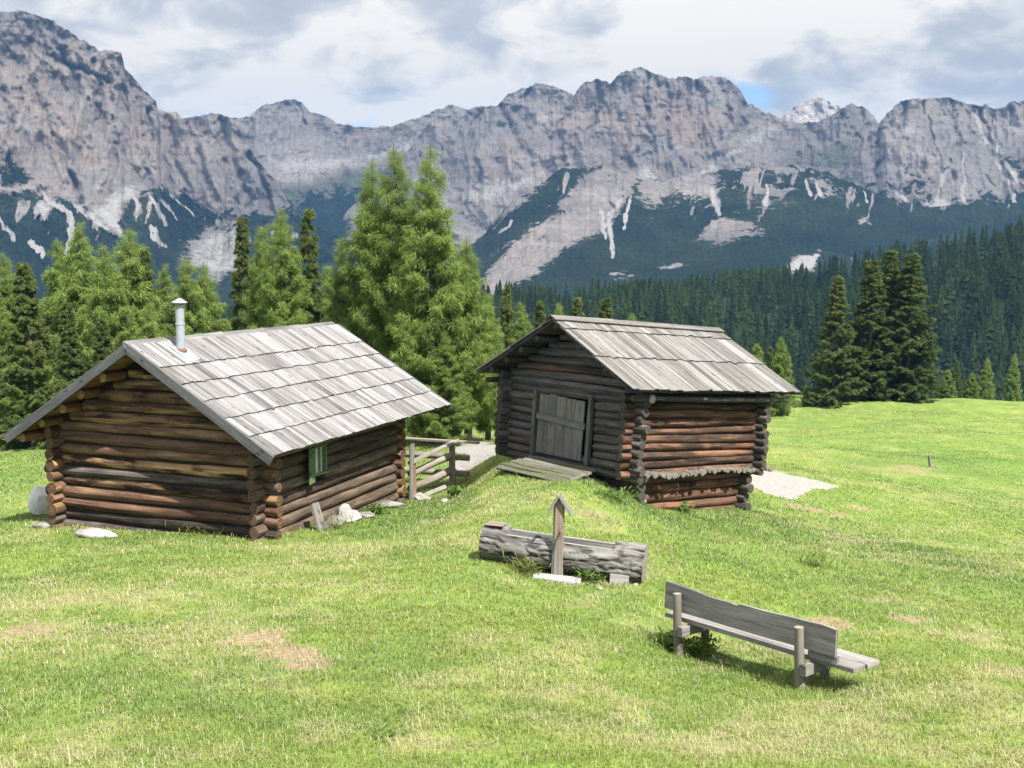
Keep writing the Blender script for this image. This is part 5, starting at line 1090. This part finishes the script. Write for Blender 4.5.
# right massif
def m_right(PX, PY, T):
    x = PX + wob(PX, PY, 251, 6, 20); y = PY + wob(PX, PY, 252, 7, 16)
    fo = .93 * soft(y - np.interp(x, [840, 880, 900, 915, 930, 950, 970, 985, 1000, 1024, 1060, 1120], [192, 190, 192, 190, 198, 202, 198, 192, 196, 190, 186, 180]), 8)
    fo = np.maximum(fo, .7 * soft(in_poly(x, y, [(900, 165), (925, 178), (932, 195), (910, 190)]), 6)); fo = np.maximum(fo, .75 * soft(in_poly(x, y, [(995, 150), (1024, 160), (1060, 190), (1020, 186), (1000, 170)]), 6))
    sc = np.maximum(streaks(PX, PY, [([(976, 116), (984, 138), (994, 149), (1008, 168), (1024, 188), (1040, 200)], [2, 2.6, 2.6, 2.4, 2.2, 2]), ([(994, 120), (992, 138), (993, 148)], [1.2, 1.6, 1.6]), ([(996, 160), (1004, 172), (1012, 190), (1015, 203)], [1, 1.5, 2, 3]), ([(930, 130), (938, 152), (943, 172), (940, 190), (938, 202)], [1, 1.4, 2, 3, 4]), ([(950, 160), (944, 176)], [1, 2]), ([(964, 152), (965, 176), (963, 200)], [1, 1.4, 2.2]), ([(887, 183), (900, 194), (914, 208)], [1.4, 2.2, 1.6]), ([(985, 175), (996, 190)], [1, 1.5])], 255),
        .95 * soft(in_poly(x, y, [(936, 198), (944, 198), (954, 208), (922, 208)]), 2))
    gl = gullies(PX, PY, np.interp(PX, [840, 900, 960, 1024, 1120], [180, 180, 184, 178, 172]), 222 + 0 * PX, 291); fo = fo * (1 - gl)
    return dict(forest=fo * (1 - sc), scree=np.maximum(sc, .6 * soft(in_poly(x, y, [(895, 132), (910, 124), (915, 130), (898, 138)]), 3)), ochre=.25 + .4 * soft(in_poly(x, y, [(900, 170), (940, 178), (960, 198), (900, 195)]), 10), alp=.3 * soft(y - 150, 20))
massif('mountain_right', 'broad dark grey rock face streaked with scree at the right', [(830, 190), (850, 160), (868, 138), (878, 126), (884, 117), (892, 108), (902, 101), (914, 98), (930, 99), (944, 97), (956, 101), (966, 102), (978, 106), (986, 104), (994, 108), (1004, 105), (1014, 103), (1030, 100), (1060, 108), (1120, 120)],
       340, [(830, 4700), (1120, 4500)], [(830, 3100), (1120, 2800)], 0.9, 210, 71, (130, 65, 16, 16), m_right, 1.3, 1.5)
# forested foreslope with the bare diagonal rock face
def m_slope(PX, PY, T):
    x = PX + wob(PX, PY, 261, 6, 18); y = PY + wob(PX, PY, 262, 6, 15)
    rk = soft(in_poly(x, y, [(470, 300), (486, 276), (497, 255), (520, 240), (545, 218), (568, 198), (588, 168), (612, 162), (640, 174), (636, 196), (622, 208), (606, 226), (590, 238), (566, 250), (546, 268), (522, 282), (505, 300)]), 4)
    rk = np.maximum(rk, .9 * soft(in_poly(x, y, [(470, 200), (500, 188), (545, 182), (520, 205), (490, 226), (470, 235)]), 5))
    rk = np.maximum(rk, .95 * soft(in_poly(x, y, [(640, 176), (690, 172), (722, 180), (716, 196), (700, 200), (680, 196), (650, 206), (636, 200)]), 6))
    rk = np.maximum(rk, .95 * soft(in_poly(x, y, [(698, 240), (706, 224), (722, 216), (744, 220), (757, 230), (740, 238), (716, 244)]), 4))
    rk = np.maximum(rk, .72 * soft(in_poly(x, y, [(735, 185), (760, 180), (790, 190), (790, 205), (745, 204)]), 6)); rk = np.maximum(rk, .6 * soft(in_poly(x, y, [(790, 180), (830, 174), (860, 190), (800, 194)]), 6))
    rk = np.maximum(rk, .8 * soft(in_poly(x, y, [(725, 164), (800, 160), (850, 164), (880, 185), (840, 176), (760, 172)]), 5))
    sc = np.maximum(streaks(PX, PY, [([(622, 196), (614, 206), (610, 220), (612, 240), (613, 257)], [2.5, 3, 2.6, 2.2, 1.6]), ([(602, 212), (605, 226), (606, 238)], [2.2, 2.4, 1.6]), ([(630, 198), (626, 212), (624, 228)], [1.5, 2.4, 2]), ([(712, 190), (716, 204), (720, 212)], [2, 3.5, 2]), ([(766, 186), (766, 204)], [1, 3]), ([(806, 180), (812, 196)], [1.4, 1.8]), ([(816, 184), (821, 196)], [1.6, 3]), ([(862, 192), (868, 202)], [1, 2.2]), ([(500, 232), (512, 222)], [2, 1.6])], 265),
        .9 * soft(in_poly(PX + wob(PX, PY, 266, 3, 8), PY + wob(PX, PY, 267, 3, 8), [(776, 273), (790, 262), (796, 256), (817, 253), (818, 249), (821, 252), (817, 266), (806, 273), (800, 270), (790, 275)]), 1.6))
    sc = np.maximum(sc, .8 * soft(in_poly(x, y, [(656, 266), (690, 262), (692, 266), (662, 269)]), 1.8)); sc = np.maximum(sc, .75 * soft(in_poly(x, y, [(612, 276), (632, 272), (634, 276), (616, 280)]), 1.8)); sc = np.maximum(sc, .7 * soft(in_poly(x, y, [(857, 220), (872, 220), (874, 226), (860, 226)]), 1.6)); sc = np.maximum(sc, .7 * soft(in_poly(x, y, [(952, 230), (958, 228), (957, 232)]), 1.2))
    rk = np.maximum(rk, .95 * gullies(PX, PY, np.interp(PX, [480, 560, 640, 720, 800, 860, 920, 1100], [215, 170, 178, 168, 166, 188, 204, 198]), np.interp(PX, [480, 640, 760, 860, 960, 1100], [240, 235, 240, 226, 224, 214]), 281))
    fo = np.clip(1.0 - rk - sc, 0, 1)
    alp = .7 * soft(in_poly(x, y, [(880, 250), (900, 236), (960, 228), (980, 240), (930, 250)]), 8)
    return dict(forest=fo, scree=np.maximum(sc, .35 * rk), ochre=.25 + .75 * soft(in_poly(x, y, [(510, 262), (540, 240), (542, 255), (520, 268)]), 5), alp=alp, depth=-160 * rk * smooth(0, 1, (x - 470) / 300) * 0)
massif('mountain_foothill', 'dark forested foothill with a bare diagonal rock face and pale gullies', [(400, 300), (440, 268), (470, 244), (486, 232), (496, 218), (512, 202), (530, 190), (545, 180), (558, 171), (566, 168), (580, 168), (592, 165), (604, 166), (622, 172), (640, 176), (664, 180), (690, 176), (720, 170), (752, 166), (790, 165), (820, 170), (850, 182), (880, 194), (905, 202), (930, 206), (960, 204), (1000, 204), (1030, 200), (1120, 196)],
       345, [(400, 3400), (600, 3900), (900, 3800), (1120, 3300)], [(400, 1900), (1120, 1800)], 0.9, 200, 83, (90, 55, 12, 10), m_slope, 1.0, 1.6)

# ------------------------------------------------------------------ air, unseen shading cloud
def box_mesh(name, lo, hi, mat):
    (x0, y0, z0), (x1, y1, z1) = lo, hi; me = bpy.data.meshes.new(name)
    me.from_pydata([(x0, y0, z0), (x1, y0, z0), (x1, y1, z0), (x0, y1, z0), (x0, y0, z1), (x1, y0, z1), (x1, y1, z1), (x0, y1, z1)], [], [(0, 3, 2, 1), (4, 5, 6, 7), (0, 1, 5, 4), (1, 2, 6, 5), (2, 3, 7, 6), (3, 0, 4, 7)])
    me.materials.append(mat); o = bpy.data.objects.new(name, me); COL.objects.link(o); return o
hm_ = bpy.data.materials.new('mountain air'); hm_.use_nodes = True; t = NT(hm_.node_tree)
pv = t.n('ShaderNodeVolumePrincipled', ins={'Color': (.22, .50, 1.0, 1), 'Density': HAZE, 'Anisotropy': 0.0}); o_ = t.n('ShaderNodeOutputMaterial'); t.t.links.new(pv.outputs[0], o_.inputs['Volume'])
hz = box_mesh('haze', (-7300, -7300, -215), (7300, 7600, 1190), hm_); tag(hz, 'thin bluish mountain air filling the valley', 'haze', None, 'stuff')

cm, t = new_mat('cloud vapour')
d_ = t.n('ShaderNodeBsdfDiffuse', ins={'Color': (.86, .87, .9, 1)}); l_ = t.n('ShaderNodeBsdfTranslucent', ins={'Color': (.86, .87, .9, 1)}); x_ = t.n('ShaderNodeMixShader', ins={0: .5}); t.t.links.new(d_.outputs[0], x_.inputs[1]); t.t.links.new(l_.outputs[0], x_.inputs[2]); tp_ = t.n('ShaderNodeBsdfTransparent'); x2_ = t.n('ShaderNodeMixShader', ins={0: .5}); t.t.links.new(x_.outputs[0], x2_.inputs[1]); t.t.links.new(tp_.outputs[0], x2_.inputs[2]); o_ = t.n('ShaderNodeOutputMaterial'); t.t.links.new(x2_.outputs[0], o_.inputs[0])
def cloud():  # out of view; added and sized to shade the mountains and wooded hill
    nx, ny = 120, 70; xs = np.linspace(-7000, 8000, nx); ys = np.linspace(-600, 6000, ny); X, Y = np.meshgrid(xs, ys, indexing='ij')
    e = np.minimum.reduce([(X + 7000) / 900, (8000 - X) / 900, (Y + 600) / 500, (6000 - Y) / 500, np.ones_like(X)]); e = np.sqrt(np.clip(e, 0, 1))
    X = X + 90 * fbm(X / 400, Y / 400, 3, 91) * e; lo = 1760 - 60 * fbm(X / 500, Y / 500, 4, 92) * e - 40 * e; hi = 1760 + e * (260 + 190 * ridged(X / 700, Y / 700, 4, 93))
    q = (np.arange(nx - 1)[:, None] * ny + np.arange(ny - 1)[None]).ravel(); F = np.stack([q, q + ny, q + ny + 1, q + 1], 1); mb = MB()
    mb.add(np.stack([X, Y, hi], -1).reshape(-1, 3), F, None, (.5, 0, 0), True); mb.add(np.stack([X, Y, lo], -1).reshape(-1, 3), F[:, ::-1], None, (.5, 0, 0), True)
    o = mb.build('cloud', cm); setting(o, 'structure', 'unseen cloud bank added to shade the mountains and wooded hill', 'cloud')
if CLOUD: cloud()
# ------------------------------------------------------------------ grass blades on the near meadow
def grass():
    r = np.random.default_rng(12); bands = [(4.2, 6.3, 1500), (6.3, 10, 2600), (10, 14, 1900), (14, 19, 1000), (19, 27, 480), (27, 42, 190), (42, 60, 75), (60, 82, 42), (82, 106, 26)]
    X = []; Y = []
    for d0, d1, rho in bands:
        half = R(29 if d0 > 6 else 46); half2 = R(46); n1 = int(rho * half * (d1 * d1 - d0 * d0)); n2 = int(.55 * rho * (half2 - half) * (d1 * d1 - d0 * d0)); n = n1 + n2; d = np.sqrt(r.uniform(d0 * d0, d1 * d1, n)); a = np.concatenate([r.uniform(-half, half, n1), r.uniform(half, half2, n2) * np.where(r.uniform(size=n2) < .5, -1, 1)]); X.append(d * np.sin(a)); Y.append(d * np.cos(a))
    x = np.concatenate(X); y = np.concatenate(Y)
    cl = fbm(x * 3.2, y * 3.2, 3, 51) * (1 - .6 * smooth(25, 45, np.hypot(x, y))); b, s, l, g = masks(x, y)
    keep = (r.uniform(size=len(x)) < np.clip(.72 + .7 * cl, .4, 1)) & (r.uniform(size=len(x)) > b * .86) & (g < .45)
    for P0, B, (xa, xb, ya, yb) in ((P1, B1, (-2.75, 2.8, .6, 6.8)), (P2, B2, (-2.2, 2.1, 1.0, 5.1))):
        dx, dy = x - P0[0], y - P0[1]; lx = dx * math.cos(B) - dy * math.sin(B); ly = dx * math.sin(B) + dy * math.cos(B); keep &= ~((lx > xa) & (lx < xb) & (ly > ya) & (ly < yb))
    x, y, s, l, b, cl = (q[keep] for q in (x, y, s, l, b, cl)); n = len(x); d = np.hypot(x, y); z = ground_z(x, y)
    h = (.030 + .042 * r.uniform(size=n) ** 1.5 + .030 * np.clip(cl, 0, 1) + .025 * l * r.uniform(size=n)) * (1 + .012 * np.maximum(d - 14, 0)) * (1 - .5 * smooth(26, 50, d)); tall = r.uniform(size=n) < .012; h[tall] *= 2.2
    wd = .0028 * (1 + np.maximum(d - 7, 0) * .085) * r.uniform(.7, 1.3, n)
    a = r.uniform(0, 6.283, n); lean = r.uniform(.35, 1.7, n); ux, uy = np.cos(a), np.sin(a); sx, sy = -uy, ux
    m = np.stack([x + ux * h * lean * .35, y + uy * h * lean * .35, z + h * .62], -1); tp = np.stack([x + ux * h * lean, y + uy * h * lean, z + h * (1.0 - .30 * lean)], -1)
    S = np.stack([sx * wd, sy * wd, 0 * wd], -1); p = np.stack([x, y, z - .01], -1)
    V = np.stack([p - S, p + S, m + S * .8, m - S * .8, tp], 1).reshape(-1, 3); q = np.arange(n) * 5
    strawb = (r.uniform(size=n) < np.clip(.10 + .58 * smooth(.38, .88, s) + .55 * b, 0, .92)).astype(float) * r.uniform(.5, 1, n)
    tt = np.clip(.5 + .30 * (cl) + r.normal(0, .20, n) - .22 * (l - .5) - .55 * smooth(-.1, .2, fbm(.42 * x + .05 * y, .035 * y, 3, 58)) * smooth(16, 26, d), 0, 1)
    mb = MB(); mb.add(V, [np.stack([q, q + 1, q + 2, q + 3], 1), np.stack([q + 3, q + 2, q + 4], 1)], None, np.repeat(np.stack([tt, strawb, l], -1), 5, axis=0))
    mt, t = new_mat('grass blades'); tx, ty, tz = t.sep(t.attr('tone').outputs['Vector'])
    c = t.ramp(tx, [(.1, (.085, .145, .027)), (.5, (.174, .230, .040)), (.9, (.290, .335, .082))]); c = t.mix(t.math('MULTIPLY', t.ramp(tz, [(.45, 0.0), (.9, 1.0)]), .45), c, (.095, .175, .036)); c = t.mix(ty, c, (.44, .385, .235))
    df = t.n('ShaderNodeBsdfDiffuse', ins={'Color': c}); tl = t.n('ShaderNodeBsdfTranslucent', ins={'Color': c}); ms = t.n('ShaderNodeMixShader', ins={0: .42}); t.t.links.new(df.outputs[0], ms.inputs[1]); t.t.links.new(tl.outputs[0], ms.inputs[2])
    gs = t.n('ShaderNodeBsdfGlossy', ins={'Color': (1, 1, 1, 1), 'Roughness': .5}); m2 = t.n('ShaderNodeMixShader', ins={0: .03}); t.t.links.new(ms.outputs[0], m2.inputs[1]); t.t.links.new(gs.outputs[0], m2.inputs[2]); ou = t.n('ShaderNodeOutputMaterial'); t.t.links.new(m2.outputs[0], ou.inputs[0])
    o = mb.build('grass', mt); tag(o, 'short meadow grass mixed with dry straw on the near slope', 'grass', None, 'stuff')
grass()
